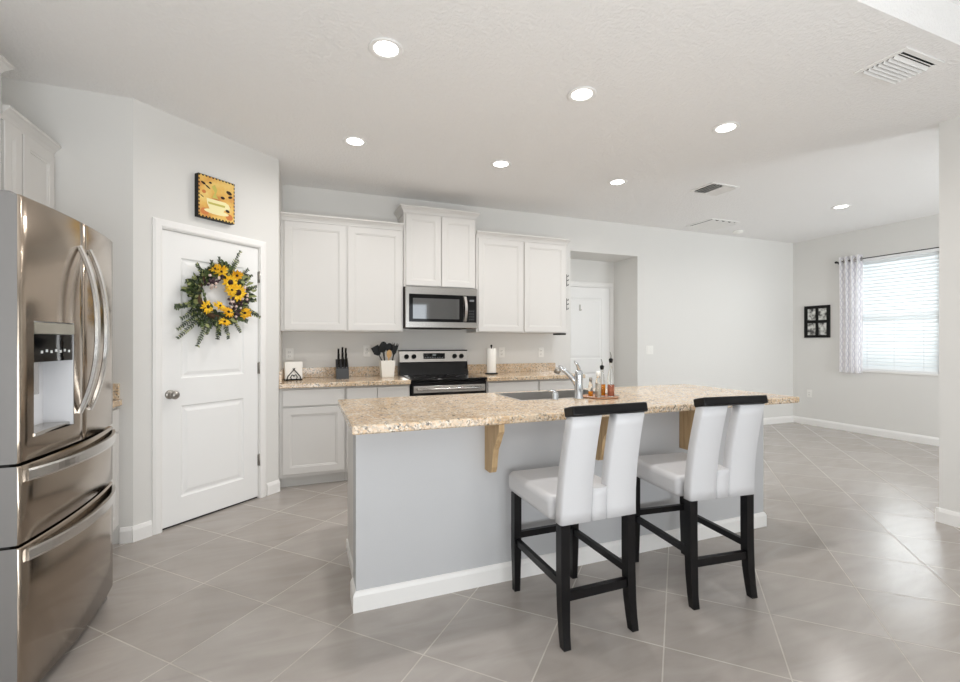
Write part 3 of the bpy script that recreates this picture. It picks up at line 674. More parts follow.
# ------------------------------------------------------------------ bottles on a tray
TX, TY = 1.798, 2.462
tag(MB().lathe([(.0, .9132), (.110, .9132), (.119, .919), (.115, .921), (.104, .917), (0, .916)], (0, 0, 0), n=40).build('tray', mat('wooden_tray', rgb(178, 130, 96), .4)), 'round tan tray under the oil bottles on the island', 'tray').location = (TX, TY, 0)
def bottle(label, x, y, prof, liq, liqm, capk, group):
    z = .9185
    t = thing('oil_bottle', label, 'bottle', (x, y, z), 0, group)
    MB().lathe(prof, (0, 0, 0), n=20).build('glass_body', M['glass'], t, local=True)
    if liq: MB().lathe([(0, .004), (liq[0], .004), (liq[0], liq[1]), (0, liq[1])], n=20).build('liquid', liqm, t, local=True)
    h = prof[-1][1]
    if capk == 'pour':
        c = MB().lathe([(0, h - .012), (.010, h - .012), (.013, h), (.014, h + .012), (.006, h + .018), (0, h + .018)], n=14).build('stopper', M['black'], t, local=True)
        MB().tube([(0, 0, h + .014), (.002, 0, h + .035), (-.006, 0, h + .058)], [.004, .0035, .003], 8).build('pour_spout', M['nickel'], c, local=True)
    elif capk == 'white': MB().lathe([(.012, h - .006), (.016, h - .004), (.016, h + .02), (.012, h + .026), (0, h + .026)], n=16).build('cap', M['plastic'], t, local=True)
    else: MB().lathe([(.009, h - .006), (.011, h - .004), (.011, h + .014), (.0, h + .016)], n=14).build('cap', M['nickel'], t, local=True)
    return t
G4 = 'bottles on the island tray'
bottle('small amber bottle, shortest one on the tray', 1.730, TY + .01, [(0, 0), (.014, 0), (.015, .004), (.015, .07), (.010, .09), (.008, .110)], (.0142, .035), M['amber'], 'n', G4)
bottle('clear bottle with a white cap standing beside the small amber one', 1.764, TY - .025, [(0, 0), (.018, 0), (.019, .005), (.019, .100), (.011, .122), (.010, .140)], (.018, .085), M['milky'], 'white', G4)
bottle('oil cruet with amber oil and black stopper on the tray', 1.820, TY + .012, [(0, 0), (.021, 0), (.022, .005), (.022, .095), (.013, .14), (.009, .165), (.009, .186)], (.0212, .077), M['amber'], 'pour', G4)
bottle('tallest clear cruet with reddish liquid and long steel spout on the tray', 1.862, TY - .026, [(0, 0), (.021, 0), (.022, .005), (.022, .12), (.013, .17), (.009, .195), (.009, .232)], (.0212, .077), M['rose'], 'pour', G4)

# ------------------------------------------------------------------ bar stools
def bez(p, n=10):
    return p
def stool(label, loc, rz, group):
    t = thing('bar_stool', label, 'chair', loc, rz, group)
    # local frame: faces +y, origin at the floor centre (x 1.18, y 1.87 in the first stool)
    sb = MB(); sb.box(-.201, .201, -.168, .272, .500, .605, .028, seg=4)
    for v in sb.bm.verts:      # crown the cushion
        if v.co.z > .59:
            v.co.z += .012 * max(0, 1 - (v.co.x / .2) ** 2) * max(0, 1 - ((v.co.y - .05) / .22) ** 2)
    sb.build('seat', M['leather'], t, local=True)
    # backrest: curved slab, two upholstered panels joined below a slot
    prof = [(.512, -.250), (.56, -.251), (.62, -.254), (.68, -.260), (.74, -.268), (.80, -.279), (.86, -.292), (.92, -.306), (.975, -.320)]
    tp_ = lambda z: 1 - .065 * (z - .512) / .463
    def slab(x0, x1, zlo, zhi, th=.056, name='backrest', rnd=.008):
        mb = MB(); zs = [zlo] + [z for z, _ in prof if zlo + .005 < z < zhi - .005] + [zhi]
        def Y(z):
            for (za, ya), (zb, yb) in zip(prof[:-1], prof[1:]):
                if za - 1e-6 <= z <= zb + 1e-6: return ya + (yb - ya) * (z - za) / (zb - za)
            return prof[-1][1]
        rings = []
        for z in zs:
            y = Y(z); q = rnd
            rings.append([mb.bm.verts.new(p) for p in (((x0 + q) * tp_(z), y, z), ((x1 - q) * tp_(z), y, z), (x1 * tp_(z), y + q, z), (x1 * tp_(z), y + th - q, z), ((x1 - q) * tp_(z), y + th, z), ((x0 + q) * tp_(z), y + th, z), (x0 * tp_(z), y + th - q, z), (x0 * tp_(z), y + q, z))])
        for a, b2 in zip(rings[:-1], rings[1:]):
            for k in range(8): f = mb.bm.faces.new((a[k], a[(k + 1) % 8], b2[(k + 1) % 8], b2[k])); f.smooth = True
        mb.bm.faces.new(rings[0][::-1]); mb.bm.faces.new(rings[-1])
        return mb
    br = slab(-.195, -.040, .512, .975)
    for x0, x1, a, b2 in ((.034, .195, .512, .975), (-.0405, .0345, .512, .652)):
        o = slab(x0, x1, a, b2, th=.056 if x0 > 0 else .054); me = bpy.data.meshes.new('tmp'); o.bm.to_mesh(me); br.bm.from_mesh(me); o.bm.free()
    br.build('backrest', M['leather'], t, local=True)
    tr_ = MB(Matrix.Translation((0, -.293, .992)) @ Matrix.Rotation(R(-14), 4, 'X')).box(-.188, .188, -.036, .036, -.0205, .0205, .007, seg=3)
    tr_.build('top_rail', M['legwood'], t, local=True)
    for sx in (-1, 1):
        l = MB(); x = sx * .170   # rear leg, sabre curve to the back
        pts = [(x, -.222, .515), (x, -.222, .36), (x, -.224, .24), (x + sx * .001, -.229, .14), (x + sx * .003, -.238, .06), (x + sx * .004, -.249, 0)]
        wd = [.021, .021, .021, .020, .018, .017]
        rg_ = [[l.bm.verts.new((px + a * w_, py + b2 * w_, pz)) for a, b2 in ((-1, -1), (1, -1), (1, 1), (-1, 1))] for (px, py, pz), w_ in zip(pts, wd)]
        for a, b2 in zip(rg_[:-1], rg_[1:]):
            for k in range(4): l.bm.faces.new((a[k], a[(k + 1) % 4], b2[(k + 1) % 4], b2[k]))
        l.bm.faces.new(rg_[0]); l.bm.faces.new(rg_[-1][::-1]); l.build('leg', M['legwood'], t, local=True)
        l = MB(); x = sx * .172; y = .225
        l.hexa([(x - .015, y - .015, 0), (x + .015, y - .015, 0), (x + .015, y + .015, 0), (x - .015, y + .015, 0), (x - .020, y - .020, .22), (x + .020, y - .020, .22), (x + .020, y + .020, .22), (x - .020, y + .020, .22)])
        l.box(x - .020, x + .020, y - .020, y + .020, .22, .502); l.build('leg', M['legwood'], t, local=True)
        MB().box(sx * .171 - .011, sx * .171 + .011, -.204, .206, .238, .270).build('stretcher', M['legwood'], t, local=True)
    MB().box(-.153, .153, -.238, -.212, .185, .222).build('stretcher', M['legwood'], t, local=True)
    MB().box(-.153, .153, .214, .236, .268, .300).build('stretcher', M['legwood'], t, local=True)
    return t
GS = 'white bar stools at the island'
st1 = stool('white leather bar stool with black legs, first from the refrigerator side', (1.183, 1.868, 0), R(0), GS)
st2 = dup(st1, (1.937, 1.8745, 0), R(-5.5), 'white leather bar stool with black legs, set near the island end', GS)

# ------------------------------------------------------------------ counter items
ZC = .9135
# napkin holder and napkins
nh = thing('napkin_holder', 'black wire napkin holder with an arched ornament on the counter', 'napkin holder', (-.11, 4.585, ZC), R(14))
q = MB()
for y in (-.028, .028): q.tube([(-.072, y, .006), (.072, y, .006)], .005, 8)
for x in (-.07, 0, .07): q.tube([(x, -.03, .006), (x, .03, .006)], .004, 8)
for x in (-.07, .07):
    for y in (-.028, .028): q.lathe([(0, 0), (.007, .001), (.008, .006), (.004, .012), (0, .013)], (x, y, 0), n=10)
q.build('base', M['iron'], nh, local=True)
q = MB()
for sx in (-1, 1):
    q.tube([(sx * .062, -.0335, .008), (sx * .055, -.0335, .035), (sx * .030, -.0335, .066), (0, -.0335, .100), (-sx * .010, -.0335, .112)], .0045, 8)
    q.tube([(sx * .020, -.0335, .006), (sx * .030, -.0335, .030), (sx * .016, -.0335, .052), (0, -.0335, .046), (0, -.0335, .030)], .004, 8)
q.tube([(-.06, .0335, .008), (-.05, .0335, .08), (0, .0335, .1), (.05, .0335, .08), (.06, .0335, .008)], .004, 8)
q.build('ornament', M['iron'], nh, local=True)
tag(MB(T(-.11, 4.585, ZC, R(14))).box(-.078, .078, -.028, .026, .011, .172, .004).build('napkin_stack', M['paper']), 'stack of white paper napkins held in the black wire holder', 'napkins')
# knife block and its knives
kb = tag(MB(T(.336, 4.62, ZC)).hexa([(-.058, -.075, 0), (.058, -.075, 0), (.058, .075, 0), (-.058, .075, 0), (-.058, -.05, .095), (.058, -.05, .095), (.058, .09, .185), (-.058, .09, .185)]).build('knife_block', mat('charcoal_block', rgb(62, 63, 66), .5)), 'charcoal knife block on the counter under the left wall cabinet', 'knife block')
kn = 0
kl = ['black knife handle at the back corner of the block, pantry side', 'tall black knife handle in the back middle of the block', 'black knife handle at the back corner of the block, range side', 'black knife handle in the middle row of the block, pantry side', 'black knife handle at the centre of the block', 'black knife handle in the middle row of the block, range side', 'short black steak knife handle at the front of the block, pantry side', 'short black steak knife handle in the front middle of the block', 'short black steak knife handle at the front of the block, range side']
for r_, (yy, zz, ln) in enumerate(((.065, .169, .125), (.02, .140, .105), (-.025, .111, .085))):
    for cx in (-.034, 0.004, .036):
        hgt = ln * (1.08 if cx == 0.004 else .95 + .05 * (cx > 0))
        t = thing('kitchen_knife', kl[kn], 'knife', (.336 + cx, 4.62 + yy, ZC + zz + .001), 0, 'knives in the block'); kn += 1
        MB().tube([(0, 0, .0), (0, -.010, hgt * .35), (0, -.020, hgt * .7), (0, -.032, hgt)], 0, sect=[(-.008, -.011), (.008, -.011), (.009, 0), (.008, .011), (-.008, .011), (-.009, 0)], up=(0, 1, 0)).build('handle', M['black'], t, local=True)
        MB().box(-.0012, .0012, -.012, .012, -.06, .012).build('blade', M['nickel'], t, local=True)
# utensil crock
ck = thing('utensil_crock', 'white square tapered utensil crock next to the range', 'crock', (.772, 4.61, ZC))
q = MB(); bm = q.bm
def sq(a, z): return [bm.verts.new((sx * a, sy * a, z)) for sx, sy in ((-1, -1), (1, -1), (1, 1), (-1, 1))]
rs = [sq(.056, 0), sq(.060, .01), sq(.071, .172), sq(.065, .172), sq(.055, .012)]
bm.faces.new(rs[0]); bm.faces.new(rs[-1])
for a, b2 in zip(rs[:-1], rs[1:]):
    for k in range(4): bm.faces.new((a[k], a[(k + 1) % 4], b2[(k + 1) % 4], b2[k]))
q.build('crock_body', M['ceramic'], ck, local=True)
ul = [('spatula', 'black slotted turner leaning toward the pantry in the white crock', (.050, .01), (-.122, .0, .290), 'turner'),
      ('ladle', 'black ladle standing upright in the white crock', (-.02, .02), (-.035, .02, .345), 'spoon'),
      ('serving_spoon', 'round black serving spoon at the front of the white crock', (-.005, -.02), (-.06, -.045, .325), 'spoon'),
      ('slotted_spoon', 'black slotted spoon in the middle of the white crock', (.015, .015), (.03, .03, .330), 'spoon'),
      ('pasta_server', 'black pasta server leaning toward the range in the white crock', (.035, .0), (.085, -.01, .320), 'fork'),
      ('spatula', 'narrow black spatula leaning to the range side of the crock', (.04, -.03), (.075, -.04, .300), 'narrow'),
      ('wooden_spoon', 'wooden spoon handle among the black utensils in the crock', (.005, -.035), (.012, -.07, .270), 'wood')]
woodm = mat('spoon_wood', rgb(196, 160, 112), .6)
for nm, lb, (bx, by), (tx, ty, tz), kd in ul:
    t = thing(nm, lb, 'kitchen utensil', (.772, 4.61, ZC + .014), 0, 'utensils in the white crock')
    mm = woodm if kd == 'wood' else M['black']
    p0, p1 = Vector((bx * .6, by * .6, 0)), Vector((tx, ty, tz)); dv = (p1 - p0).normalized()
    sh = p1 - dv * .085
    MB().tube([p0, (p0 + sh) / 2, sh], [.005, .0055, .006], 8).build('handle', mm if kd == 'wood' else M['iron'], t, local=True)
    side = dv.cross(Vector((0, -1, 0))).normalized(); nr = side.cross(dv).normalized()
    hd = MB()
    if kd == 'turner': outl = [(-.014, -.005), (.014, -.005), (.040, .025), (.040, .095), (-.040, .095), (-.040, .025)]
    elif kd == 'narrow': outl = [(-.008, -.005), (.008, -.005), (.022, .025), (.022, .085), (.016, .092), (-.016, .092), (-.022, .085), (-.022, .025)]
    elif kd == 'fork': outl = [(-.008, -.005), (.008, -.005), (.028, .03), (.034, .10), (.024, .07), (.014, .10), (.006, .07), (-.006, .07), (-.014, .10), (-.024, .07), (-.034, .10), (-.028, .03)]
    else:
        rr_, hh = (.026, .05) if kd == 'wood' else (.037, .055); outl = [(rr_ * math.sin(2 * math.pi * k / 18), hh * .75 - hh * .85 * math.cos(2 * math.pi * k / 18)) for k in range(18)]
    A = [hd.bm.verts.new(sh + side * a + dv * b2 + nr * .003) for a, b2 in outl]; B = [hd.bm.verts.new(sh + side * a + dv * b2 - nr * .003) for a, b2 in outl]
    hd.bm.faces.new(A); hd.bm.faces.new(B[::-1]); nn = len(A)
    for k in range(nn): hd.bm.faces.new((A[k], B[k], B[(k + 1) % nn], A[(k + 1) % nn]))
    hd.build('head', mm, t, local=True)
# paper towel roll and holder
ph = thing('paper_towel_holder', 'black upright paper towel holder on the counter right of the range', 'paper towel holder', (1.93, 4.63, ZC))
MB().lathe([(0, 0), (.070, 0), (.072, .006), (.066, .012), (0, .013)], n=32).build('base', M['iron'], ph, local=True)
MB().lathe([(.006, .012), (.006, .300), (.010, .304), (.013, .314), (.010, .325), (0, .328)], n=16).build('post', M['iron'], ph, local=True)
tag(MB(T(1.93, 4.63, ZC)).lathe([(.018, .0145), (.052, .0145), (.053, .018), (.053, .280), (.052, .283), (.018, .283), (.018, .0146)], n=36).build('paper_towel_roll', M['paper']), 'white paper towel roll on its upright holder', 'paper towel roll')

# outlets and switch
def plate(name, label, cat, mx, w=.074, h=.117, kind='outlet'):
    t = thing(name, label, cat, mx @ Vector((0, 0, -h / 2)))
    MB(mx).box(-w / 2, w / 2, -.006, -.0005, -h / 2, h / 2, .003).build('cover_plate', M['plastic'], t)
    if kind == 'outlet':
        for z in (-.02, .02):
            rr_ = MB(mx).box(-.016, .016, -.0085, -.005, z - .014, z + .014, .004).build('receptacle', M['plastic'], t)
            MB(mx).box(-.008, -.005, -.0088, -.008, z - .004, z + .006).box(.005, .008, -.0088, -.008, z - .004, z + .006).build('slots', M['dark'], rr_)
    else:
        for x in (-.023, .023): MB(mx).box(x - .016, x + .016, -.010, -.005, -.033, .033, .002).build('rocker', M['plastic'], t)
GO = 'outlets above the counter'
plate('wall_outlet', 'white wall outlet above the napkin holder', 'outlet', T(-.150, YB, 1.150))
plate('wall_outlet', 'white wall outlet behind the leaning turner of the utensil crock', 'outlet', T(.600, YB, 1.175))
plate('wall_outlet', 'white wall outlet just right of the paper towel roll', 'outlet', T(2.155, YB, 1.145))
plate('wall_outlet', 'white wall outlet above the backsplash near the hallway opening', 'outlet', T(2.680, YB, 1.141))
plate('light_switch', 'white double light switch on the wall right of the hallway opening', 'light switch', T(4.345, YB, 1.159), .117, .117, 'switch')
plate('wall_outlet', 'white wall outlet low under the photo frame in the dining corner', 'outlet', T(XR, 4.605, .476, -math.pi / 2))

# black hooks on the side and below the right wall cabinet
for z, lb in ((1.99, 'upper black hook holder on the side of the wall cabinet by the opening'), (1.71, 'lower black hook holder on the side of the wall cabinet by the opening')):
    t = thing('cabinet_hook', lb, 'hook', (CX3 + .0005, 4.556, z - .07), 0, 'hooks on the cabinet side')
    MB().box(0, .008, -.012, .012, 0, .14, .002).build('plate', M['iron'], t, local=True)
    for dz in (.02, .075, .125): MB().tube([(.006, 0, dz), (.030, 0, dz - .006), (.036, 0, dz + .010)], .0045, 8).build('peg', M['iron'], t, local=True)
tag(MB().box(2.755, 2.84, 4.545, 4.70, 1.352, 1.3715, .003).build('bracket', M['black']), 'flat black bracket mounted beneath the wall cabinet by the hallway opening', 'bracket')

# ------------------------------------------------------------------ picture above the pantry door
PX = thing('canvas_picture', 'small yellow canvas picture of a teacup above the pantry door', 'picture', PM @ Vector((.520, -.02, 2.17)), PANG)
# local: x along the wall (centre 0), y into the wall (wall at +.02), z from the picture's foot
MB(Matrix.Diagonal((.93, 1, 1, 1))).box(-.147, .147, -.026, .019, 0, .308, .002).build('canvas_block', M['frame'], PX, local=True)
cv = MB(Matrix.Diagonal((.93, 1, 1, 1))).box(-.146, .146, -.0275, -.0262, .004, .304).build('painted_canvas', M['canvas'], PX, local=True)
q = MB(Matrix.Diagonal((.93, 1, 1, 1)))
for i in range(22):
    a = -.146 + i * .01327
    if i % 2 == 0: q.box(a, a + .0133, -.0281, -.0274, .004, .0125).box(a, a + .0133, -.0281, -.0274, .2955, .304)
    b2 = .004 + i * .01364
    if i % 2: q.box(-.146, -.1375, -.0281, -.0274, b2, b2 + .0136).box(.1375, .146, -.0281, -.0274, b2, b2 + .0136)
q.build('checked_border', M['frame'], cv, local=True)
q = MB(Matrix.Diagonal((.93, 1, 1, 1))); q.prism([(-.085, .145), (.075, .145), (.070, .105), (.050, .070), (.02, .058), (-.03, .058), (-.06, .070), (-.080, .105)], -.0285, -.0274, 'Y')
q.prism([(.075 + .03 * math.cos(t), .112 + .028 * math.sin(t)) for t in [2 * math.pi * k / 14 for k in range(14)]], -.0284, -.0274, 'Y')
q.prism([(-.005 + .10 * math.cos(t), .056 + .018 * math.sin(t)) for t in [2 * math.pi * k / 20 for k in range(20)]], -.0286, -.0274, 'Y'); q.build('painted_cup', M['paintcream'], cv, local=True)
q = MB(Matrix.Diagonal((.93, 1, 1, 1))); q.prism([(-.075, .12), (.065, .12), (.06, .105), (-.07, .105)], -.0290, -.0284, 'Y').prism([(-.04, .155), (-.02, .20), (-.045, .235), (-.02, .255), (.0, .22), (-.012, .185), (.01, .155)], -.0284, -.0274, 'Y'); q.build('painted_steam', M['paintolive'], cv, local=True)
q = MB(Matrix.Diagonal((.93, 1, 1, 1)))
for (a, b2, s_, an) in ((-.11, .245, .018, .5), (-.075, .225, .020, 1.0), (.098, .225, .024, .3), (.108, .195, .018, -.4), (.085, .085, .018, .2), (.045, .175, .018, 0), (-.055, .26, .012, 0), (-.12, .15, .014, 1.2)):
    q.prism([(a + s_ * math.cos(t + an), b2 + s_ * .6 * math.sin(t)) for t in [2 * math.pi * k / 10 for k in range(10)]], -.0287, -.0274, 'Y')
q.build('painted_leaves', M['seed'], cv, local=True)
for (a, b2, s_) in ((-.098, .045, .032), (.100, .042, .030), (.095, .12, .016), (-.105, .185, .016)):
    MB(Matrix.Diagonal((.93, 1, 1, 1))).prism([(a + s_ * math.cos(t), b2 + s_ * .8 * math.sin(t)) for t in [2 * math.pi * k / 14 for k in range(14)]], -.0283, -.0274, 'Y').build('painted_pumpkin', M['paintorange'], cv, local=True)

# ------------------------------------------------------------------ wreath on the pantry door
WR = thing('wreath', 'sunflower and greenery wreath hanging on the pantry door', 'wreath', PM @ Vector((.548, -.02, 1.62)), PANG)
rnd = random.Random(3)
q = MB(); q.lathe([(.165 + .022 * math.cos(t), -.02 + .022 * math.sin(t)) for t in [2 * math.pi * k / 10 for k in range(11)]], axis='Y', n=40, caps=False); q.build('vine_ring', M['twig'], WR, local=True)
def leaf_quad(mb, p, d, ln, wd, nrm, mi=0, curl=.2):
    d = d.normalized(); s_ = d.cross(nrm)
    if s_.length < 1e-3: s_ = Vector((1, 0, 0))
    s_.normalize(); n_ = s_.cross(d)
    P_ = [p, p + d * ln * .35 + s_ * wd + n_ * wd * curl, p + d * ln * .75 + s_ * wd * .7 + n_ * wd * curl, p + d * ln - n_ * wd * curl, p + d * ln * .75 - s_ * wd * .7 + n_ * wd * curl, p + d * ln * .35 - s_ * wd + n_ * wd * curl]
    mid = mb.bm.verts.new(p + d * ln * .5 - n_ * wd * .15)
    V_ = [mb.bm.verts.new(x) for x in P_]
    for k in range(6):
        f = mb.bm.faces.new((V_[k], V_[(k + 1) % 6], mid)); f.material_index = mi
def outer(a):     # uneven outline of the greenery
    return .215 + .022 * math.sin(2 * a + .4) + .018 * math.sin(5 * a) + .012 * math.sin(9 * a + 1)
q = MB()
for i in range(820):
    a = rnd.uniform(0, 2 * math.pi); r_ = .125 + (outer(a) - .125) * rnd.random() ** .8; p = Vector((r_ * math.cos(a), rnd.uniform(-.055, .01), r_ * math.sin(a)))
    out = Vector((math.cos(a + rnd.uniform(-1.2, 1.2)), rnd.uniform(-.8, .1), math.sin(a + rnd.uniform(-1.2, 1.2))))
    if r_ < .15: out = Vector((out.x * .35 + -math.sin(a), out.y, out.z * .35 + math.cos(a)))
    green = rnd.random(); mi = 0 if green < .38 else 1 if green < .80 else 2
    leaf_quad(q, p, out, rnd.uniform(.028, .056), rnd.uniform(.007, .013), Vector((rnd.uniform(-.6, .6), -1, rnd.uniform(-.6, .6))), mi)
# long sprays
for (a, r0, ln, n_) in ((3.58, .19, .17, 14), (3.45, .17, .15, 12), (3.72, .18, .13, 10), (3.9, .18, .20, 15), (4.05, .18, .23, 16), (4.2, .18, .20, 15), (4.36, .18, .13, 11), (4.55, .18, .16, 13), (4.68, .18, .12, 10), (4.9, .18, .13, 11), (5.2, .18, .10, 9), (5.5, .19, .09, 9), (5.75, .19, .14, 11), (5.95, .20, .13, 10), (6.15, .20, .10, 9), (.30, .20, .11, 9), (.55, .20, .12, 9), (.85, .19, .11, 9), (1.12, .19, .10, 8), (1.22, .18, .17, 12), (1.55, .19, .11, 8), (1.9, .19, .06, 7), (2.3, .19, .07, 7), (2.8, .19, .07, 7), (3.1, .19, .08, 8)):
    dirv = Vector((math.cos(a), -.12, math.sin(a))); b0_ = Vector((r0 * math.cos(a), -.02, r0 * math.sin(a))); dr_ = dirv + Vector((rnd.uniform(-.3, .3), 0, rnd.uniform(-.3, .3)))
    q.tube([b0_, b0_ + dr_ * ln * .5, b0_ + dr_ * ln], .0022, 5, 1)
    for k in range(n_):
        t_ = k / n_; pp = b0_ + dr_ * ln * t_
        for sg in (-1, 1):
            sd_ = Vector((-dr_.z, rnd.uniform(-.4, .1), dr_.x)) * sg + dr_ * .9
            leaf_quad(q, pp, sd_, rnd.uniform(.020, .038) * (1 - .4 * t_), .0055, Vector((rnd.uniform(-.3, .3), -1, rnd.uniform(-.3, .3))), rnd.choice((0, 1, 1, 2)))
for v in q.bm.verts: v.co.y = min(v.co.y, .022)      # stay in front of the door face
q.build('foliage', [M['leaf'], M['leafdark'], M['leafpale']], WR, local=True, normals=False)
# dark berries and pale blossoms
for (cx, cz) in ((-.085, .115), (-.115, .09), (-.070, .085), (-.10, .06), (.085, -.085), (.11, -.11), (.065, -.065), (.175, .04), (.19, .0), (.16, .065), (.10, -.145), (.07, -.04), (-.04, .125), (.14, -.04)):
    q = MB()
    for k in range(6):
        p = Vector((cx + rnd.gauss(0, .015), -.06 + rnd.gauss(0, .01), cz + rnd.gauss(0, .015)))
        q.lathe([(0, -.010), (.008, -.007), (.011, 0), (.008, .007), (0, .010)], p, n=8, mi=0 if k < 4 else 1)
    q.build('berry_cluster', [M['plum'], M['cream']], WR, local=True)
def sunflower(cx, cz, r_, seed_r, tx, tz, mt):
    fm_ = Matrix.Translation((cx, -.066, cz)) @ Matrix.Rotation(tz, 4, 'Z') @ Matrix.Rotation(tx, 4, 'X')
    q = MB(fm_); n_ = 11
    for layer, (sc_, off, yy) in enumerate(((1.0, 0, .004), (.84, .5, -.004))):
        for k in range(n_):
            a = 2 * math.pi * (k + off) / n_ + rnd.uniform(-.12, .12); d_ = Vector((math.cos(a), rnd.uniform(-.5, .15), math.sin(a)))
            leaf_quad(q, Vector((math.cos(a) * seed_r * .6, yy, math.sin(a) * seed_r * .6)), d_, (r_ * sc_ - seed_r * .5) * rnd.uniform(.8, 1.08), r_ * .16, Vector((rnd.uniform(-.4, .4), -1, rnd.uniform(-.4, .4))), 0, .35)
    fl = q.build('sunflower', [mt], WR, local=True, normals=False)
    MB(fm_).lathe([(0, -.018), (seed_r * .6, -.016), (seed_r, -.007), (seed_r, .004), (0, .008)], axis='Y', n=16).build('seed_head', M['seed'], fl, local=True)
for (px_, pz_, r_, sr, tx, tz, mt) in ((-.025, .175, .062, .008, .7, .2, 'petal'), (.045, .100, .066, .022, .2, .0, 'petal'), (.100, .160, .052, .010, .6, -.3, 'petal2'), (.105, .030, .070, .026, .1, -.2, 'petal'), (-.075, .190, .045, .008, .7, .3, 'petal'), (-.125, -.095, .052, .013, -.1, .2, 'petal'), (-.035, -.085, .050, .008, -.6, .1, 'petal'), (.030, -.125, .050, .010, -.5, .0, 'petal2'), (.165, -.125, .056, .010, -.3, -.5, 'petal2'), (.0, -.200, .048, .008, -.7, 0, 'petal'), (.06, .045, .05, .008, .3, -.4, 'petal')):
    sunflower(px_, pz_, r_, sr, tx, tz, M[mt])

# ------------------------------------------------------------------ dining corner
pf = thing('photo_frame', 'black photo frame with four black-and-white photos on the dining wall', 'picture frame', (XR - .001, 4.492, 1.332))
FX = T(XR, 4.492, 1.573, -math.pi / 2)     # local x -> -Y, y -> into wall(+X)
q = MB(FX)
fw, fh = .181, .241; xs = [-.181, -.131, -.016, .022, .135, .181]; zs = [-.241, -.196, -.020, .018, .196, .241]
q.panel(-fw, fw, -fh, fh, -.024, .0235, [(-.135, -.014, -.205, -.018), (.020, .140, -.205, -.018), (-.135, -.014, .020, .200), (.020, .140, .020, .200)], [(.003, .010)], bev=.003)
q.build('frame', M['frame'], pf)
for i, (a, b2, c_, d_) in enumerate(((-.135, -.014, -.205, -.018), (.020, .140, -.205, -.018), (-.135, -.014, .020, .200), (.020, .140, .020, .200))):
    MB(FX).box(a + .004, b2 - .004, -.0150, -.0135, c_ + .004, d_ - .004).build('photo', photo_mat('photo_%d' % i, i + 1.3), pf)
# window blind
bl = thing('window_blind', 'white horizontal slat blind in the dining window', 'blind', (XR + .03, 3.57, WZ0))
MB().box(XR + .004, XR + .048, WY0 + .006, WY1 - .006, WZ1 - .042, WZ1 - .002, .003).build('headrail', M['vinyl'], bl)
slm = mat('blind_slat', rgb(240, 243, 244), .4); nt, N, L, P = nodes(slm)
trn = N('ShaderNodeBsdfTranslucent', Color=(.95, .98, .985, 1)); msx = N('ShaderNodeMixShader'); msx.inputs[0].default_value = .11
L(P.outputs[0], msx.inputs[1]); L(trn.outputs[0], msx.inputs[2]); L(msx.outputs[0], nt.nodes['Material Output'].inputs['Surface'])
q = MB(); z = WZ0 + .055; n_ = 0
while z < WZ1 - .06:
    ang = R(48); ca, sa = math.cos(ang) * .0255, math.sin(ang) * .0255
    xm = XR + .028
    q.hexa([(xm - ca, WY0 + .012, z - sa), (xm + ca, WY0 + .012, z + sa), (xm + ca, WY1 - .012, z + sa), (xm - ca, WY1 - .012, z - sa), (xm - ca, WY0 + .012, z - sa + .003), (xm + ca, WY0 + .012, z + sa + .003), (xm + ca, WY1 - .012, z + sa + .003), (xm - ca, WY1 - .012, z - sa + .003)])
    z += .046; n_ += 1
q.build('slats', slm, bl)
MB().box(XR + .006, XR + .05, WY0 + .010, WY1 - .010, WZ0 + .006, WZ0 + .034, .003).build('bottom_rail', M['vinyl'], bl)
q = MB()
for y in (WY0 + .15, (WY0 + WY1) / 2, WY1 - .15): q.cyl((XR + .003, y, WZ0 + .02), (XR + .003, y, WZ1 - .05), .0012, n=6)
q.build('ladder_cords', M['vinyl'], bl)
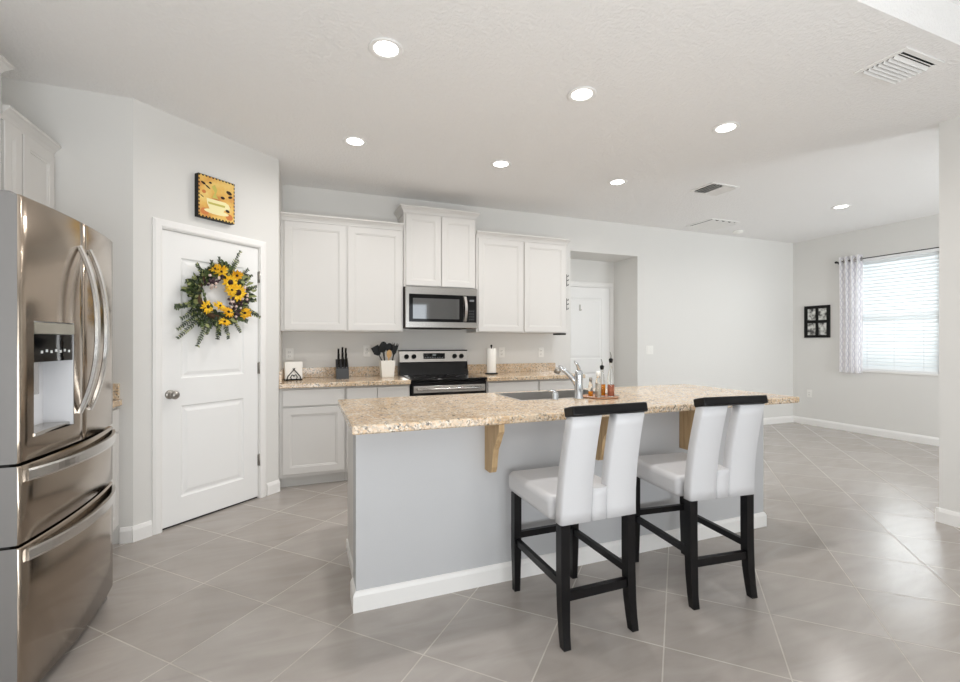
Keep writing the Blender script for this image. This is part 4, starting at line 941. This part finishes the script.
# curtain rod and curtain
ZR = 2.412
rd = thing('curtain_rod', 'thin dark curtain rod across the top of the dining window', 'curtain rod', (XR - .07, 3.57, ZR))
MB().cyl((XR - .07, 2.88, ZR), (XR - .07, 4.175, ZR), .006, n=12).build('rod', M['iron'], rd)
for y, s_ in ((4.175, 1), (2.88, -1)): MB().lathe([(.008, 0), (.014, s_ * .004), (.018, s_ * .018), (.014, s_ * .032), (0, s_ * .036)], (XR - .07, y, ZR), axis='Y', n=14).build('finial', M['iron'], rd)
for y in (4.166, 2.92): MB().box(XR - .075, XR - .0005, y - .006, y + .006, ZR - .03, ZR - .010).box(XR - .006, XR - .0005, y - .02, y + .02, ZR - .05, ZR + .02).box(XR - .078, XR - .062, y - .006, y + .006, ZR - .02, ZR - .0075).build('bracket', M['iron'], rd)
def curtain(label, y0, y1, group):
    t = thing('curtain', label, 'curtain', (XR - .07, (y0 + y1) / 2, .835), 0, group)
    q = MB(); bm = q.bm; uvl = bm.loops.layers.uv.new('UVMap'); nu, nv = 72, 24; G = []
    folds = 4.0
    for i in range(nu + 1):
        u = i / nu; row = []
        for j in range(nv + 1):
            v = j / nv; z = .838 + v * (2.474 - .838); amp = .030 * (.75 + .25 * v)
            row.append(bm.verts.new((XR - .07 + amp * math.sin(u * folds * 2 * math.pi + .6 * math.sin(v * 3)), y0 + (y1 - y0) * (u + .012 * math.sin(u * 25 + v * 2)), z)))
        G.append(row)
    for i in range(nu):
        for j in range(nv):
            f = bm.faces.new((G[i][j], G[i + 1][j], G[i + 1][j + 1], G[i][j + 1])); f.smooth = True
            for lp, (a, b2) in zip(f.loops, ((i, j), (i + 1, j), (i + 1, j + 1), (i, j + 1))): lp[uvl].uv = (a / nu, b2 / nv * 1.6)
    q.build('curtain_panel', M['curtain'], t, normals=False)
    for k in range(5):
        yy = y0 + (y1 - y0) * (.06 + .22 * k)
        MB(Matrix.Translation((XR - .07, yy, ZR)) @ Matrix.Rotation(R(60 * (-1) ** k), 4, 'Z')).lathe([(.018, -.002), (.026, -.003), (.028, 0), (.026, .003), (.018, .002), (.018, -.0019)], axis='Y', n=20).build('grommet', M['nickel'], t)
curtain('white sheer curtain with grey lattice print beside the dining window', 3.862, 4.155, None)

# ------------------------------------------------------------------ ceiling fixtures
def downlight(label, x, y):
    t = thing('ceiling_light', label, 'ceiling light', (x, y, H), 0, 'recessed ceiling lights')
    MB().lathe([(.062, -.001), (.088, -.001), (.092, -.006), (.086, -.011), (.068, -.006), (.062, -.004), (.062, -.0011)], n=40).build('trim_ring', M['trim'], t, local=True)
    MB().lathe([(0, -.002), (.064, -.002), (.064, -.0045), (0, -.0045)], n=36).build('lens', M['lens'], t, local=True)
    d = bpy.data.lights.new('downlight_lamp', 'AREA'); d.shape = 'DISK'; d.size = .12; d.energy = LAMP_W; d.color = LAMP_COL; d.spread = R(165)
    o = bpy.data.objects.new('downlight_lamp', d); COL.objects.link(o); o.parent = t; o.location = (0, 0, -.012)
    return t
for lb, x, y in (('recessed ceiling light nearest the refrigerator, front row', .397, 2.40), ('recessed ceiling light in the middle of the front row over the bar stools', 1.615, 2.40), ('recessed ceiling light near the large louvred vent, end of the front row', 2.842, 2.40),
                 ('recessed ceiling light in front of the pantry door, back row', .357, 3.60), ('recessed ceiling light over the aisle between island and range', 1.590, 3.60), ('recessed ceiling light over the aisle near the small two-way vent', 2.830, 3.60), ('recessed ceiling light in the dining area by the window', 5.75, 3.33)):
    downlight(lb, x, y)
def vent(label, x0, x1, y0, y1, along, n, tilt):
    t = thing('ceiling_vent', label, 'vent', ((x0 + x1) / 2, (y0 + y1) / 2, H), 0, None)
    q = MB(); b_ = .028
    q.box(x0, x1, y0, y0 + b_, H - .008, H - .0005, .002).box(x0, x1, y1 - b_, y1, H - .008, H - .0005, .002).box(x0, x0 + b_, y0 + b_, y1 - b_, H - .008, H - .0005, .002).box(x1 - b_, x1, y0 + b_, y1 - b_, H - .008, H - .0005, .002)
    q.build('frame', M['trim'], t)
    MB().box(x0 + b_ - .004, x1 - b_ + .004, y0 + b_ - .004, y1 - b_ + .004, H - .0025, H - .0005).build('duct', M['dark'], t)
    for i in range(n):
        f = (i + .5) / n; tl = tilt(f); wd = .5 * (((y1 - y0) if along == 'X' else (x1 - x0)) - 2 * b_) / n * 1.02
        s_ = MB(Matrix.Translation(((x0 + x1) / 2 if along == 'X' else x0 + b_ + f * (x1 - x0 - 2 * b_), y0 + b_ + f * (y1 - y0 - 2 * b_) if along == 'X' else (y0 + y1) / 2, H - .010)) @ Matrix.Rotation(tl, 4, 'X' if along == 'X' else 'Y'))
        if along == 'X': s_.box(-(x1 - x0) / 2 + b_ - .003, (x1 - x0) / 2 - b_ + .003, -wd, wd, -.001, .001)
        else: s_.box(-wd, wd, -(y1 - y0) / 2 + b_ - .003, (y1 - y0) / 2 - b_ + .003, -.001, .001)
        s_.build('louvre', M['trim'], t)
    return t
vent('largest white louvred ceiling vent near the wall end', 2.945, 3.305, 1.395, 1.640, 'X', 8, lambda f: R(-54) if f > .14 else R(40))
vent('small two-way white ceiling vent with dark slots', 3.70, 4.06, 3.265, 3.555, 'Y', 8, lambda f: R(-38) if f < .5 else R(38))
vent('flat white return grille in the ceiling near the back wall', 4.77, 5.26, 4.23, 4.65, 'Y', 4, lambda f: R(24))
sm_ = thing('smoke_detector', 'small white smoke detector on the ceiling beside the flat grille', 'smoke detector', (5.68, 4.60, H))
MB().lathe([(.062, -.0005), (.064, -.012), (.056, -.030), (.040, -.036), (0, -.037)], n=32).build('housing', M['plastic'], sm_, local=True)
MB().lathe([(.012, -.0365), (.012, -.040), (0, -.041)], n=12).build('test_button', M['plastic'], sm_, local=True)
